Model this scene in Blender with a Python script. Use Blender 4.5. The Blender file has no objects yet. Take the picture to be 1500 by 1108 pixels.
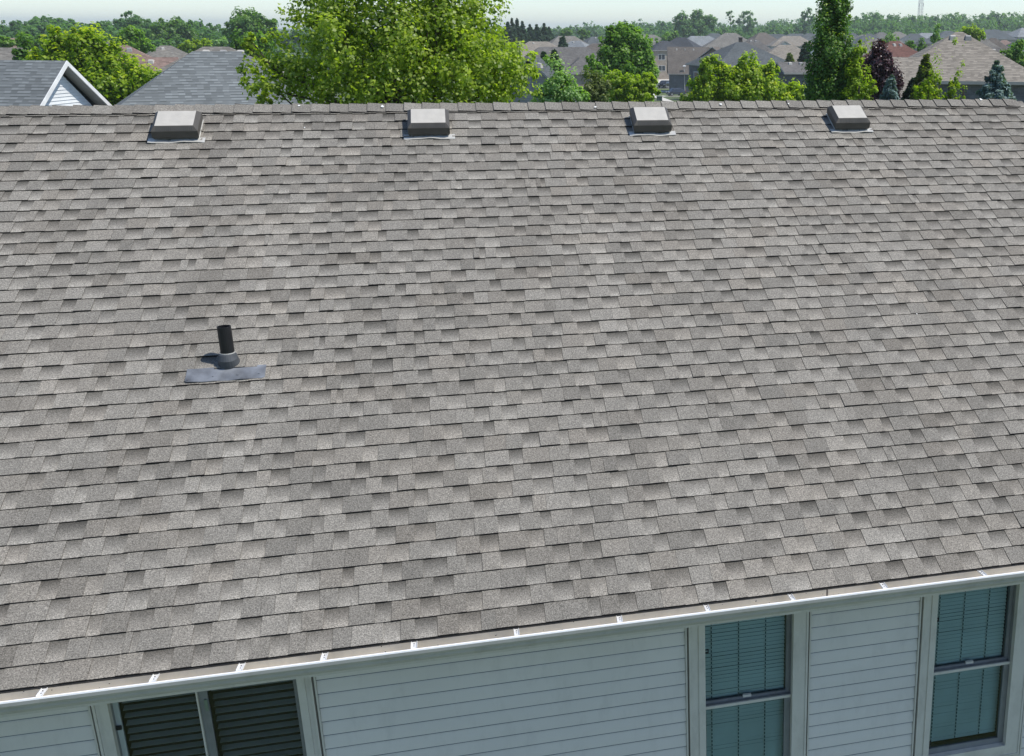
import bpy, math, random
import numpy as np
from mathutils import Vector
R = math.radians
rng = np.random.default_rng(7)
random.seed(7)
sc = bpy.context.scene

# ------------------------------------------------------------------ camera
CAM = dict(f=1589.8, px=1122.0, py=561.7, pitch=0.31255, yaw=0.26719, roll=0.00938)
CP = np.array([-0.76184, -11.27269, 0.70494])
_cp, _sp, _cy, _sy = math.cos(CAM['pitch']), math.sin(CAM['pitch']), math.cos(CAM['yaw']), math.sin(CAM['yaw'])
FW = np.array([_sy * _cp, _cy * _cp, -_sp])
_r0 = np.array([_cy, -_sy, 0.0]); _u0 = np.cross(_r0, FW)
RT = math.cos(CAM['roll']) * _r0 + math.sin(CAM['roll']) * _u0
UP = np.cross(RT, FW)
cd = bpy.data.cameras.new('camera'); co = bpy.data.objects.new('camera', cd); sc.collection.objects.link(co)
from mathutils import Matrix
M = Matrix(((RT[0], UP[0], -FW[0], CP[0]), (RT[1], UP[1], -FW[1], CP[1]), (RT[2], UP[2], -FW[2], CP[2]), (0, 0, 0, 1)))
co.matrix_world = M
cd.sensor_width = 36; cd.lens = 36 * CAM['f'] / 1500
cd.shift_x = -(CAM['px'] - 750) / 1500; cd.shift_y = (CAM['py'] - 554) / 1500
cd.clip_start = 0.1; cd.clip_end = 20000
sc.camera = co

def at(px, py, Y):
    """world point seen at photo pixel (px, py) on the plane y = Y"""
    d = FW + RT * (px - CAM['px']) / CAM['f'] - UP * (py - CAM['py']) / CAM['f']
    return CP + d * (Y - CP[1]) / d[1]
def project(P):
    d = np.asarray(P) - CP; z = d @ FW
    return np.stack([CAM['px'] + CAM['f'] * (d @ RT) / z, CAM['py'] - CAM['f'] * (d @ UP) / z], -1)

# ------------------------------------------------------------------ light
SUN_EL, SUN_AZ = R(57), R(112)          # azimuth from +Y towards +X
w = bpy.data.worlds.new('World'); sc.world = w; w.use_nodes = True
nt = w.node_tree; nt.nodes.clear()
sky = nt.nodes.new('ShaderNodeTexSky'); sky.sky_type = 'NISHITA'; sky.sun_disc = False
sky.sun_elevation = SUN_EL; sky.sun_rotation = SUN_AZ; sky.altitude = 100
sky.air_density = 0.8; sky.dust_density = 0.4; sky.ozone_density = 2.5
bg = nt.nodes.new('ShaderNodeBackground'); bg.inputs['Strength'].default_value = 0.15
wo = nt.nodes.new('ShaderNodeOutputWorld')
nt.links.new(sky.outputs[0], bg.inputs[0]); nt.links.new(bg.outputs[0], wo.inputs[0])
sl = bpy.data.lights.new('sun', 'SUN'); sl.energy = 4.0; sl.angle = R(0.5); sl.color = (1.0, 0.955, 0.89)
so = bpy.data.objects.new('sun', sl); sc.collection.objects.link(so)
sv = Vector((math.sin(SUN_AZ) * math.cos(SUN_EL), math.cos(SUN_AZ) * math.cos(SUN_EL), math.sin(SUN_EL)))
so.rotation_euler = sv.to_track_quat('Z', 'Y').to_euler(); so.location = (20, -10, 40)
sc.view_settings.view_transform = 'Standard'; sc.view_settings.look = 'None'
sc.view_settings.exposure = 0.30; sc.view_settings.gamma = 1.0; sc.view_settings.use_curve_mapping = False
sc.render.engine = 'CYCLES'
sc.cycles.max_bounces = 6; sc.cycles.transparent_max_bounces = 8; sc.cycles.volume_bounces = 0

# ------------------------------------------------------------------ materials
def new_mat(name):
    m = bpy.data.materials.new(name); m.use_nodes = True
    n = m.node_tree.nodes; b = n['Principled BSDF']
    return m, m.node_tree, n, m.node_tree.links, b
def plain(name, col, rough=0.6, metal=0.0, var=0.10, scale=3.0, bump=0.0, spec=0.4, grime=0.0):
    m, t, n, l, b = new_mat(name)
    b.inputs['Roughness'].default_value = rough; b.inputs['Metallic'].default_value = metal
    b.inputs['Specular IOR Level'].default_value = spec
    tc = n.new('ShaderNodeTexCoord'); nz = n.new('ShaderNodeTexNoise'); nz.inputs['Scale'].default_value = scale; nz.inputs['Detail'].default_value = 6
    l.new(tc.outputs['Object'], nz.inputs['Vector'])
    mr = n.new('ShaderNodeMapRange'); mr.inputs[1].default_value = 0.3; mr.inputs[2].default_value = 0.7
    mr.inputs[3].default_value = 1 - var; mr.inputs[4].default_value = 1 + var
    l.new(nz.outputs[0], mr.inputs[0])
    mx = n.new('ShaderNodeVectorMath'); mx.operation = 'SCALE'; mx.inputs[0].default_value = col[:3]
    l.new(mr.outputs[0], mx.inputs['Scale']); out = mx.outputs[0]
    if grime:
        n2 = n.new('ShaderNodeTexNoise'); n2.inputs['Scale'].default_value = 9; n2.inputs['Detail'].default_value = 9; n2.inputs['Roughness'].default_value = .7
        mp = n.new('ShaderNodeMapping'); mp.inputs['Scale'].default_value = (1, 1, .35); l.new(tc.outputs['Object'], mp.inputs[0]); l.new(mp.outputs[0], n2.inputs['Vector'])
        r2 = n.new('ShaderNodeMapRange'); r2.inputs[1].default_value = .5; r2.inputs[2].default_value = .75; r2.inputs[3].default_value = 0; r2.inputs[4].default_value = grime
        l.new(n2.outputs[0], r2.inputs[0])
        mm = n.new('ShaderNodeMix'); mm.data_type = 'RGBA'; mm.inputs[7].default_value = (.09, .08, .06, 1)
        l.new(r2.outputs[0], mm.inputs[0]); l.new(out, mm.inputs[6]); out = mm.outputs[2]
    l.new(out, b.inputs['Base Color'])
    if bump:
        bp = n.new('ShaderNodeBump'); bp.inputs['Strength'].default_value = bump; bp.inputs['Distance'].default_value = 0.01
        l.new(nz.outputs[0], bp.inputs['Height']); l.new(bp.outputs[0], b.inputs['Normal'])
    return m

def shingle_mat():
    """mineral granules: corner attribute 'tint' = (tone, amount of the dark printed band, hue)"""
    m, t, n, l, b = new_mat('asphalt_shingle')
    b.inputs['Roughness'].default_value = 0.92; b.inputs['Specular IOR Level'].default_value = 0.2
    at_ = n.new('ShaderNodeAttribute'); at_.attribute_name = 'tint'
    sep = n.new('ShaderNodeSeparateColor'); l.new(at_.outputs['Color'], sep.inputs[0])
    tc = n.new('ShaderNodeTexCoord')
    g1 = n.new('ShaderNodeTexNoise'); g1.inputs['Scale'].default_value = 110; g1.inputs['Detail'].default_value = 4; g1.inputs['Roughness'].default_value = .85
    g2 = n.new('ShaderNodeTexVoronoi'); g2.inputs['Scale'].default_value = 260; g2.feature = 'F1'
    g3 = n.new('ShaderNodeTexNoise'); g3.inputs['Scale'].default_value = 0.9; g3.inputs['Detail'].default_value = 8
    for g in (g1, g2): l.new(tc.outputs['Object'], g.inputs['Vector'])
    smp = n.new('ShaderNodeMapping'); smp.inputs['Scale'].default_value = (2.2, .5, .5); l.new(tc.outputs['Object'], smp.inputs[0]); l.new(smp.outputs[0], g3.inputs['Vector'])
    # granule brightness
    mr = n.new('ShaderNodeMapRange'); mr.inputs[1].default_value = .36; mr.inputs[2].default_value = .64; mr.inputs[3].default_value = .54; mr.inputs[4].default_value = 1.46
    l.new(g1.outputs[0], mr.inputs[0])
    vs = n.new('ShaderNodeSeparateColor'); l.new(g2.outputs['Color'], vs.inputs[0])
    mr2 = n.new('ShaderNodeMapRange'); mr2.inputs[3].default_value = .62; mr2.inputs[4].default_value = 1.38; l.new(vs.outputs[0], mr2.inputs[0])
    mr3 = n.new('ShaderNodeMapRange'); mr3.inputs[1].default_value = .3; mr3.inputs[2].default_value = .7; mr3.inputs[3].default_value = .90; mr3.inputs[4].default_value = 1.08; l.new(g3.outputs[0], mr3.inputs[0])
    a = n.new('ShaderNodeMath'); a.operation = 'MULTIPLY'; l.new(mr.outputs[0], a.inputs[0]); l.new(mr2.outputs[0], a.inputs[1])
    a2 = n.new('ShaderNodeMath'); a2.operation = 'MULTIPLY'; l.new(a.outputs[0], a2.inputs[0]); l.new(mr3.outputs[0], a2.inputs[1])
    a3 = n.new('ShaderNodeMath'); a3.operation = 'MULTIPLY'; l.new(a2.outputs[0], a3.inputs[0]); l.new(sep.outputs[0], a3.inputs[1])
    # dark band granules, broken up by the same noise
    d1 = n.new('ShaderNodeMath'); d1.operation = 'MULTIPLY_ADD'; d1.inputs[1].default_value = 1.1; l.new(g1.outputs[0], d1.inputs[0]); 
    d1.inputs[2].default_value = -.55
    d2 = n.new('ShaderNodeMath'); d2.operation = 'ADD'; l.new(d1.outputs[0], d2.inputs[0]); l.new(sep.outputs[1], d2.inputs[1])
    d3 = n.new('ShaderNodeMapRange'); d3.inputs[1].default_value = .15; d3.inputs[2].default_value = 1.0; d3.inputs[3].default_value = 1.0; d3.inputs[4].default_value = .36
    l.new(d2.outputs[0], d3.inputs[0])
    a4 = n.new('ShaderNodeMath'); a4.operation = 'MULTIPLY'; l.new(a3.outputs[0], a4.inputs[0]); l.new(d3.outputs[0], a4.inputs[1])
    hue = n.new('ShaderNodeMix'); hue.data_type = 'RGBA'; hue.inputs[6].default_value = (.232, .218, .190, 1); hue.inputs[7].default_value = (.232, .212, .180, 1)
    l.new(sep.outputs[2], hue.inputs[0])
    sc_ = n.new('ShaderNodeVectorMath'); sc_.operation = 'SCALE'; l.new(hue.outputs[2], sc_.inputs[0]); l.new(a4.outputs[0], sc_.inputs['Scale'])
    l.new(sc_.outputs[0], b.inputs['Base Color'])
    bp = n.new('ShaderNodeBump'); bp.inputs['Strength'].default_value = .5; bp.inputs['Distance'].default_value = .003
    l.new(a.outputs[0], bp.inputs['Height']); l.new(bp.outputs[0], b.inputs['Normal'])
    return m

def uv_brick(name, c1, c2, mortar, bw, rh, ms, off=.5, rough=.85, contrast=.5, bump=.4, smooth=.1):
    m, t, n, l, b = new_mat(name)
    b.inputs['Roughness'].default_value = rough; b.inputs['Specular IOR Level'].default_value = .25
    uv = n.new('ShaderNodeUVMap'); uv.uv_map = 'UV'
    br = n.new('ShaderNodeTexBrick'); l.new(uv.outputs[0], br.inputs['Vector'])
    br.inputs['Color1'].default_value = (*c1, 1); br.inputs['Color2'].default_value = (*c2, 1); br.inputs['Mortar'].default_value = (*mortar, 1)
    br.inputs['Scale'].default_value = 1; br.inputs['Brick Width'].default_value = bw; br.inputs['Row Height'].default_value = rh
    br.inputs['Mortar Size'].default_value = ms; br.inputs['Mortar Smooth'].default_value = smooth; br.offset = off
    nz = n.new('ShaderNodeTexNoise'); nz.inputs['Scale'].default_value = 1.3; nz.inputs['Detail'].default_value = 10; l.new(uv.outputs[0], nz.inputs['Vector'])
    mr = n.new('ShaderNodeMapRange'); mr.inputs[1].default_value = .3; mr.inputs[2].default_value = .7; mr.inputs[3].default_value = 1 - contrast * .3; mr.inputs[4].default_value = 1 + contrast * .3
    l.new(nz.outputs[0], mr.inputs[0])
    s = n.new('ShaderNodeVectorMath'); s.operation = 'SCALE'; l.new(br.outputs[0], s.inputs[0]); l.new(mr.outputs[0], s.inputs['Scale'])
    l.new(s.outputs[0], b.inputs['Base Color'])
    bp = n.new('ShaderNodeBump'); bp.inputs['Strength'].default_value = bump; bp.inputs['Distance'].default_value = .02; bp.invert = True
    l.new(br.outputs['Fac'], bp.inputs['Height']); l.new(bp.outputs[0], b.inputs['Normal'])
    return m
def far_shingle(name, col, contrast=.45):
    """distant shingle roof: rows of tabs, each with its own tone, dark butt line of uneven depth"""
    m, t, n, l, b = new_mat(name); b.inputs['Roughness'].default_value = .95; b.inputs['Specular IOR Level'].default_value = .2
    uv = n.new('ShaderNodeUVMap'); uv.uv_map = 'UV'; sp = n.new('ShaderNodeSeparateXYZ'); l.new(uv.outputs[0], sp.inputs[0])
    def M(op, a_, b_=None, c_=None):
        q = n.new('ShaderNodeMath'); q.operation = op
        for i, v in enumerate((a_, b_, c_)):
            if v is None: continue
            if isinstance(v, (int, float)): q.inputs[i].default_value = v
            else: l.new(v, q.inputs[i])
        return q.outputs[0]
    r = M('MULTIPLY', sp.outputs[1], 1 / .143); row = M('FLOOR', r); fr = M('FRACT', r)
    wn = n.new('ShaderNodeTexWhiteNoise'); wn.noise_dimensions = '1D'; l.new(row, wn.inputs['W'])
    u = M('ADD', M('MULTIPLY', sp.outputs[0], 1 / .19), M('MULTIPLY', wn.outputs[0], 7.3)); col_ = M('FLOOR', u)
    cv = n.new('ShaderNodeCombineXYZ'); l.new(col_, cv.inputs[0]); l.new(row, cv.inputs[1])
    w2 = n.new('ShaderNodeTexWhiteNoise'); w2.noise_dimensions = '2D'; l.new(cv.outputs[0], w2.inputs['Vector'])
    tone = M('MULTIPLY_ADD', w2.outputs[0], contrast, 1 - contrast * .5)
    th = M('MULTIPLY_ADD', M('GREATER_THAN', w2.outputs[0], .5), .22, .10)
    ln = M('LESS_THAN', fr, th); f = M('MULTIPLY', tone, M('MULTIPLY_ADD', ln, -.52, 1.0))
    nz = n.new('ShaderNodeTexNoise'); nz.inputs['Scale'].default_value = .5; nz.inputs['Detail'].default_value = 10; l.new(uv.outputs[0], nz.inputs['Vector'])
    f = M('MULTIPLY', f, M('MULTIPLY_ADD', nz.outputs[0], .7, .65))
    s = n.new('ShaderNodeVectorMath'); s.operation = 'SCALE'; s.inputs[0].default_value = tuple(col); l.new(f, s.inputs['Scale']); l.new(s.outputs[0], b.inputs['Base Color'])
    return m
def brick_mat(name, col):
    c = np.array(col); return uv_brick(name, tuple(c * 1.2), tuple(c * .8), tuple(c * .9 + .05), .24, .08, .008)
def siding_far(name, col):
    c = np.array(col); return uv_brick(name, tuple(c), tuple(c * .97), tuple(c * .55), 40, .11, .008, 0)

def leaf_mat(name, c_dark, c_light, trans=.35, rough=.55, c_new=None):
    m, t, n, l, b = new_mat(name)
    n.remove(b); out = n['Material Output']
    a = n.new('ShaderNodeAttribute'); a.attribute_name = 'tint'
    sep = n.new('ShaderNodeSeparateColor'); l.new(a.outputs['Color'], sep.inputs[0])
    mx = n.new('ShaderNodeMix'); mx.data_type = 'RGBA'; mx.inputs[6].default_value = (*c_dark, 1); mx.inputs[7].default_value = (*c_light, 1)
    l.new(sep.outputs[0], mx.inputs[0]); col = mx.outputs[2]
    if c_new:
        m2 = n.new('ShaderNodeMix'); m2.data_type = 'RGBA'; m2.inputs[7].default_value = (*c_new, 1)
        l.new(sep.outputs[1], m2.inputs[0]); l.new(col, m2.inputs[6]); col = m2.outputs[2]
    d = n.new('ShaderNodeBsdfPrincipled'); d.inputs['Roughness'].default_value = rough; d.inputs['Specular IOR Level'].default_value = .45
    l.new(col, d.inputs['Base Color'])
    tr = n.new('ShaderNodeBsdfTranslucent'); 
    tc = n.new('ShaderNodeMix'); tc.data_type = 'RGBA'; tc.blend_type = 'MULTIPLY'; tc.inputs[0].default_value = 1; tc.inputs[7].default_value = (1.7, 1.9, .5, 1)
    l.new(col, tc.inputs[6]); l.new(tc.outputs[2], tr.inputs[0])
    ms = n.new('ShaderNodeMixShader'); ms.inputs[0].default_value = trans
    l.new(d.outputs[0], ms.inputs[1]); l.new(tr.outputs[0], ms.inputs[2]); l.new(ms.outputs[0], out.inputs[0])
    return m

MAT = {}
MAT['shingle'] = shingle_mat()
MAT['deck'] = plain('roof_underlay', (.05, .047, .043), .9)
MAT['white_trim'] = plain('gutter_enamel', (.42, .41, .385), .38, 0, .05, 5, grime=.25)
MAT['gutter_in'] = plain('gutter_trough_beige', (.84, .79, .69), .4, 0, .10, 3, grime=.16)
MAT['lip'] = plain('gutter_lip', (.82, .82, .82), .3, 0, .03, 5)
MAT['trim'] = plain('vinyl_trim', (.55, .525, .465), .5, 0, .05, 6, grime=.25)
MAT['lap_shade_dirt'] = plain('lap_shadow_and_dirt', (.14, .16, .165), .8)  # shadow line under each lap painted onto its edge, with some dirt
MAT['siding'] = plain('vinyl_siding', (.63, .60, .55), .5, 0, .05, 1.2, grime=.12)
MAT['soffit'] = plain('soffit', (.5, .49, .45), .6)
MAT['hood_side'] = plain('vent_hood_dark', (.078, .072, .062), .55, 0, .1, 12, spec=.25)
MAT['hood'] = plain('vent_hood_pale', (.43, .41, .365), .6, 0, .08, 12, spec=.3)  # paler than the hood sides
MAT['hood_dark'] = plain('vent_collar_metal', (.06, .06, .055), .5, .1, .1, 12)
MAT['flange'] = plain('vent_flange_metal', (.52, .51, .47), .45, .3, .12, 14)
MAT['abs'] = plain('black_abs_plastic', (.008, .008, .009), .45, 0, .2, 20, spec=.4)
MAT['boot'] = plain('rubber_boot', (.06, .065, .07), .6, 0, .2, 20)
MAT['lead'] = plain('flashing_metal', (.20, .212, .228), .40, .25, .45, 7, bump=.3)
MAT['farhang'] = plain('hanger_strap', (.78, .78, .76), .4, .2, .08, 30)
MAT['nail'] = plain('nail_head', (.45, .44, .40), .5, .3)
MAT['screw'] = plain('screw_head', (.02, .02, .02), .5)
MAT['dark'] = plain('room_dark', (.012, .014, .014), .9)
MAT['slat_dark'] = plain('blind_slat_dark', (.40, .44, .42), .5)
MAT['slat_pale'] = plain('blind_slat_pale', (.48, .62, .60), .55)
MAT['cord'] = plain('blind_cord', (.03, .07, .08), .8)
MAT['sash'] = plain('window_sash', (.20, .205, .20), .5, 0, .1, 8, grime=.5)
MAT['brownj'] = plain('weathered_channel', (.20, .18, .16), .6)

def glass_mat(name, tint, refl=1.0):
    m, t, n, l, b = new_mat(name); n.remove(b); out = n['Material Output']
    tr = n.new('ShaderNodeBsdfTransparent'); tr.inputs[0].default_value = (*tint, 1)
    gl = n.new('ShaderNodeBsdfGlossy'); gl.inputs['Roughness'].default_value = .03
    nz = n.new('ShaderNodeTexNoise'); nz.inputs['Scale'].default_value = 2.0; tc = n.new('ShaderNodeTexCoord'); l.new(tc.outputs['Object'], nz.inputs['Vector'])
    bp = n.new('ShaderNodeBump'); bp.inputs['Strength'].default_value = .08; bp.inputs['Distance'].default_value = .02; l.new(nz.outputs[0], bp.inputs['Height']); l.new(bp.outputs[0], gl.inputs['Normal'])
    fr = n.new('ShaderNodeFresnel'); fr.inputs[0].default_value = 1.52
    mu = n.new('ShaderNodeMath'); mu.operation = 'MULTIPLY'; mu.inputs[1].default_value = refl; mu.use_clamp = True; l.new(fr.outputs[0], mu.inputs[0])
    ms = n.new('ShaderNodeMixShader'); l.new(mu.outputs[0], ms.inputs[0]); l.new(tr.outputs[0], ms.inputs[1]); l.new(gl.outputs[0], ms.inputs[2])
    l.new(ms.outputs[0], out.inputs[0]); return m
MAT['glass'] = glass_mat('window_glass', (.80, .90, .90), 1.6)
MAT['glass_dark'] = glass_mat('window_glass_screened', (.74, .78, .77), 1.2)
MAT['farglass'] = plain('far_window_glass', (.03, .035, .045), .12, 0, .3, 1, spec=.8)
MAT['farframe'] = plain('far_window_frame', (.70, .69, .66), .5)

# ------------------------------------------------------------------ object helpers
def link(o): sc.collection.objects.link(o); return o
def mesh_np(name, V, F=None, mats=None, attr=None, quads=True, uv=False, midx=None, smooth=False):
    """V (n,3); F either (m,4)/(m,3) array or list of lists"""
    me = bpy.data.meshes.new(name)
    V = np.asarray(V, dtype=np.float32)
    if isinstance(F, np.ndarray):
        k = F.shape[1]; nF = len(F)
        me.vertices.add(len(V)); me.vertices.foreach_set('co', V.ravel())
        me.loops.add(nF * k); me.loops.foreach_set('vertex_index', F.astype(np.int32).ravel())
        me.polygons.add(nF); me.polygons.foreach_set('loop_start', np.arange(0, nF * k, k, dtype=np.int32))
        me.update(calc_edges=True)
    else:
        me.from_pydata(V.tolist(), [], [list(f) for f in F]); me.update()
    for m in (mats or []): me.materials.append(m)
    if midx is not None: me.polygons.foreach_set('material_index', np.asarray(midx, dtype=np.int32))
    if attr is not None:
        a = me.color_attributes.new('tint', 'FLOAT_COLOR', 'POINT')
        A = np.ones((len(V), 4), dtype=np.float32); A[:, :attr.shape[1]] = attr
        a.data.foreach_set('color', A.ravel())
    if uv: auto_uv(me)
    if smooth: me.polygons.foreach_set('use_smooth', np.ones(len(me.polygons), dtype=bool))
    return me
def auto_uv(me):
    l = me.uv_layers.new(name='UV')
    for p in me.polygons:
        n = p.normal; u = Vector((-n.y, n.x, 0))
        if u.length < 1e-3: u = Vector((1, 0, 0))
        u.normalize(); v = n.cross(u)
        for li in p.loop_indices:
            c = me.vertices[me.loops[li].vertex_index].co
            l.data[li].uv = (c.dot(u), c.dot(v))
def obj(name, me, parent=None, loc=(0, 0, 0)):
    o = bpy.data.objects.new(name, me); link(o); o.location = loc
    if parent is not None: o.parent = parent
    return o
def tag(o, label=None, cat=None, group=None, kind=None):
    if label: o['label'] = label
    if cat: o['category'] = cat
    if group: o['group'] = group
    if kind: o['kind'] = kind
    return o
def thing(name, loc, label, cat, group=None, rz=0):
    o = bpy.data.objects.new(name, None); link(o); o.location = loc; o.rotation_euler = (0, 0, rz); o.empty_display_size = .3
    return tag(o, label, cat, group)
class MB:
    """collects shapes into one mesh"""
    def __init__(s): s.V = []; s.F = []; s.M = []; s.A = []
    def quad(s, a, b, c, d, mi=0, att=None):
        n = len(s.V); s.V += [tuple(a), tuple(b), tuple(c), tuple(d)]; s.F.append((n, n + 1, n + 2, n + 3)); s.M.append(mi)
        s.A += att if att is not None else [(1, 0, 0)] * 4
    def poly(s, pts, mi=0, att=None):
        n = len(s.V); s.V += [tuple(p) for p in pts]; s.F.append(tuple(range(n, n + len(pts)))); s.M.append(mi)
        s.A += att if att is not None else [(1, 0, 0)] * len(pts)
    def box(s, x0, y0, z0, x1, y1, z1, mi=0):
        n = len(s.V)
        s.V += [(x0, y0, z0), (x1, y0, z0), (x1, y1, z0), (x0, y1, z0), (x0, y0, z1), (x1, y0, z1), (x1, y1, z1), (x0, y1, z1)]
        s.A += [(1, 0, 0)] * 8
        for f in ((0, 3, 2, 1), (4, 5, 6, 7), (0, 1, 5, 4), (1, 2, 6, 5), (2, 3, 7, 6), (3, 0, 4, 7)):
            s.F.append(tuple(n + i for i in f)); s.M.append(mi)
    def hexa(s, P, mi=0):
        """P: 8 points, bottom 4 then top 4 (ccw)"""
        n = len(s.V); s.V += [tuple(p) for p in P]; s.A += [(1, 0, 0)] * 8
        for f in ((0, 3, 2, 1), (4, 5, 6, 7), (0, 1, 5, 4), (1, 2, 6, 5), (2, 3, 7, 6), (3, 0, 4, 7)):
            s.F.append(tuple(n + i for i in f)); s.M.append(mi)
    def tube(s, pts, rad, k=8, caps=True, mi=0):
        pts = [Vector(p) for p in pts]; n0 = len(s.V)
        for i, p in enumerate(pts):
            d = (pts[min(i + 1, len(pts) - 1)] - pts[max(i - 1, 0)]).normalized()
            u = d.orthogonal().normalized() if i == 0 else (u - d * u.dot(d)).normalized()
            v = d.cross(u)
            for j in range(k):
                a = 2 * math.pi * j / k; q = p + (u * math.cos(a) + v * math.sin(a)) * rad[i]
                s.V.append(tuple(q)); s.A.append((1, 0, 0))
        for i in range(len(pts) - 1):
            for j in range(k):
                a = n0 + i * k + j; b = n0 + i * k + (j + 1) % k
                s.F.append((a, b, b + k, a + k)); s.M.append(mi)
        if caps:
            s.F.append(tuple(n0 + j for j in reversed(range(k)))); s.M.append(mi)
            e = n0 + (len(pts) - 1) * k; s.F.append(tuple(e + j for j in range(k))); s.M.append(mi)
    def profile_x(s, prof, x0, x1, mi=0, closed=False):
        """extrude an open YZ profile along x"""
        for (a, b) in zip(prof[:-1], prof[1:]):
            s.quad((x0, a[0], a[1]), (x1, a[0], a[1]), (x1, b[0], b[1]), (x0, b[0], b[1]), mi)
    def build(s, name, mats, parent=None, off=(0, 0, 0), attr=False, uv=False, smooth=False):
        V = np.array(s.V, dtype=np.float64) - np.array(off)
        me = mesh_np(name, V, s.F, mats if isinstance(mats, list) else [mats], np.array(s.A, dtype=np.float32) if attr else None, uv=uv, midx=s.M, smooth=smooth)
        return obj(name, me, parent)

# ------------------------------------------------------------------ terrain
def gz(y, x=0):
    ys = [-400, -30, 25, 60, 150, 230, 310, 420, 700, 1500, 3000, 9000]
    zs = [-8.4, -8.3, -8.3, -9.0, -11.5, -12.3, -11.3, -8.8, -6.0, -3.5, -2.0, -2.0]
    return float(np.interp(y, ys, zs))
def build_ground():
    xs = np.concatenate([np.linspace(-5000, -600, 10), np.linspace(-500, 700, 61), np.linspace(800, 5000, 10)])
    ys = np.concatenate([np.linspace(-400, 500, 91), np.linspace(520, 1500, 40), np.linspace(1700, 5000, 10)])
    ys = np.unique(np.concatenate([ys, [-400, -30, 25, 60, 150, 230, 310, 420, 700, 1500, 3000]]))
    X, Y = np.meshgrid(xs, ys); Z = np.vectorize(gz)(Y)
    V = np.stack([X, Y, Z], -1).reshape(-1, 3); nx = len(xs)
    F = np.array([[j * nx + i, j * nx + i + 1, (j + 1) * nx + i + 1, (j + 1) * nx + i] for j in range(len(ys) - 1) for i in range(nx - 1)])
    m, t, n, l, b = new_mat('lawn'); b.inputs['Roughness'].default_value = .95
    tc = n.new('ShaderNodeTexCoord'); a = n.new('ShaderNodeTexNoise'); a.inputs['Scale'].default_value = .08; a.inputs['Detail'].default_value = 12; l.new(tc.outputs['Object'], a.inputs['Vector'])
    r = n.new('ShaderNodeValToRGB'); r.color_ramp.elements[0].color = (.05, .075, .025, 1); r.color_ramp.elements[1].color = (.12, .155, .05, 1)
    r.color_ramp.elements[0].position = .3; r.color_ramp.elements[1].position = .7
    l.new(a.outputs[0], r.inputs[0]); l.new(r.outputs[0], b.inputs['Base Color'])
    tag(obj('ground', mesh_np('ground', V, F, [m], smooth=True)), kind='structure')
build_ground()

# ------------------------------------------------------------------ MAIN HOUSE
E_ = 0.143; TH = math.atan(.5); CT, ST = math.cos(TH), math.sin(TH)
XL, XR = -7.2, 5.25
BASE = (0.0, 0.0, -8.3)
house = thing('house', BASE, 'nearest house, its long brown grey shingle roof filling the view above pale blue siding', 'house')
def rp(x, s, h=0.0):
    """point on the front roof plane: s metres down the slope, h above it"""
    return (x, -s * CT - h * ST, -s * ST + h * CT)
NC = 42
# roof deck and back slope
mb = MB()
S_E = NC * E_
mb.hexa([rp(XL, S_E - .02, -.03), rp(XR, S_E - .02, -.03), (XR, 0, -.04), (XL, 0, -.04), rp(XL, S_E - .02, -.012), rp(XR, S_E - .02, -.012), (XR, 0, -.013), (XL, 0, -.013)], 0)
bk = lambda x, s, h: (x, s * CT + h * ST, -s * ST + h * CT)
mb.hexa([(XL, 0.002, -.04), (XR, 0.002, -.04), bk(XR, S_E, -.03), bk(XL, S_E, -.03), (XL, 0.002, 0.004), (XR, .002, .004), bk(XR, S_E, .006), bk(XL, S_E, .006)], 1)
MAT['far_main'] = far_shingle('back_slope_shingle', (.30, .28, .255))
roof = mb.build('roof', [MAT['deck'], MAT['far_main']], house, BASE, uv=True)

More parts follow.
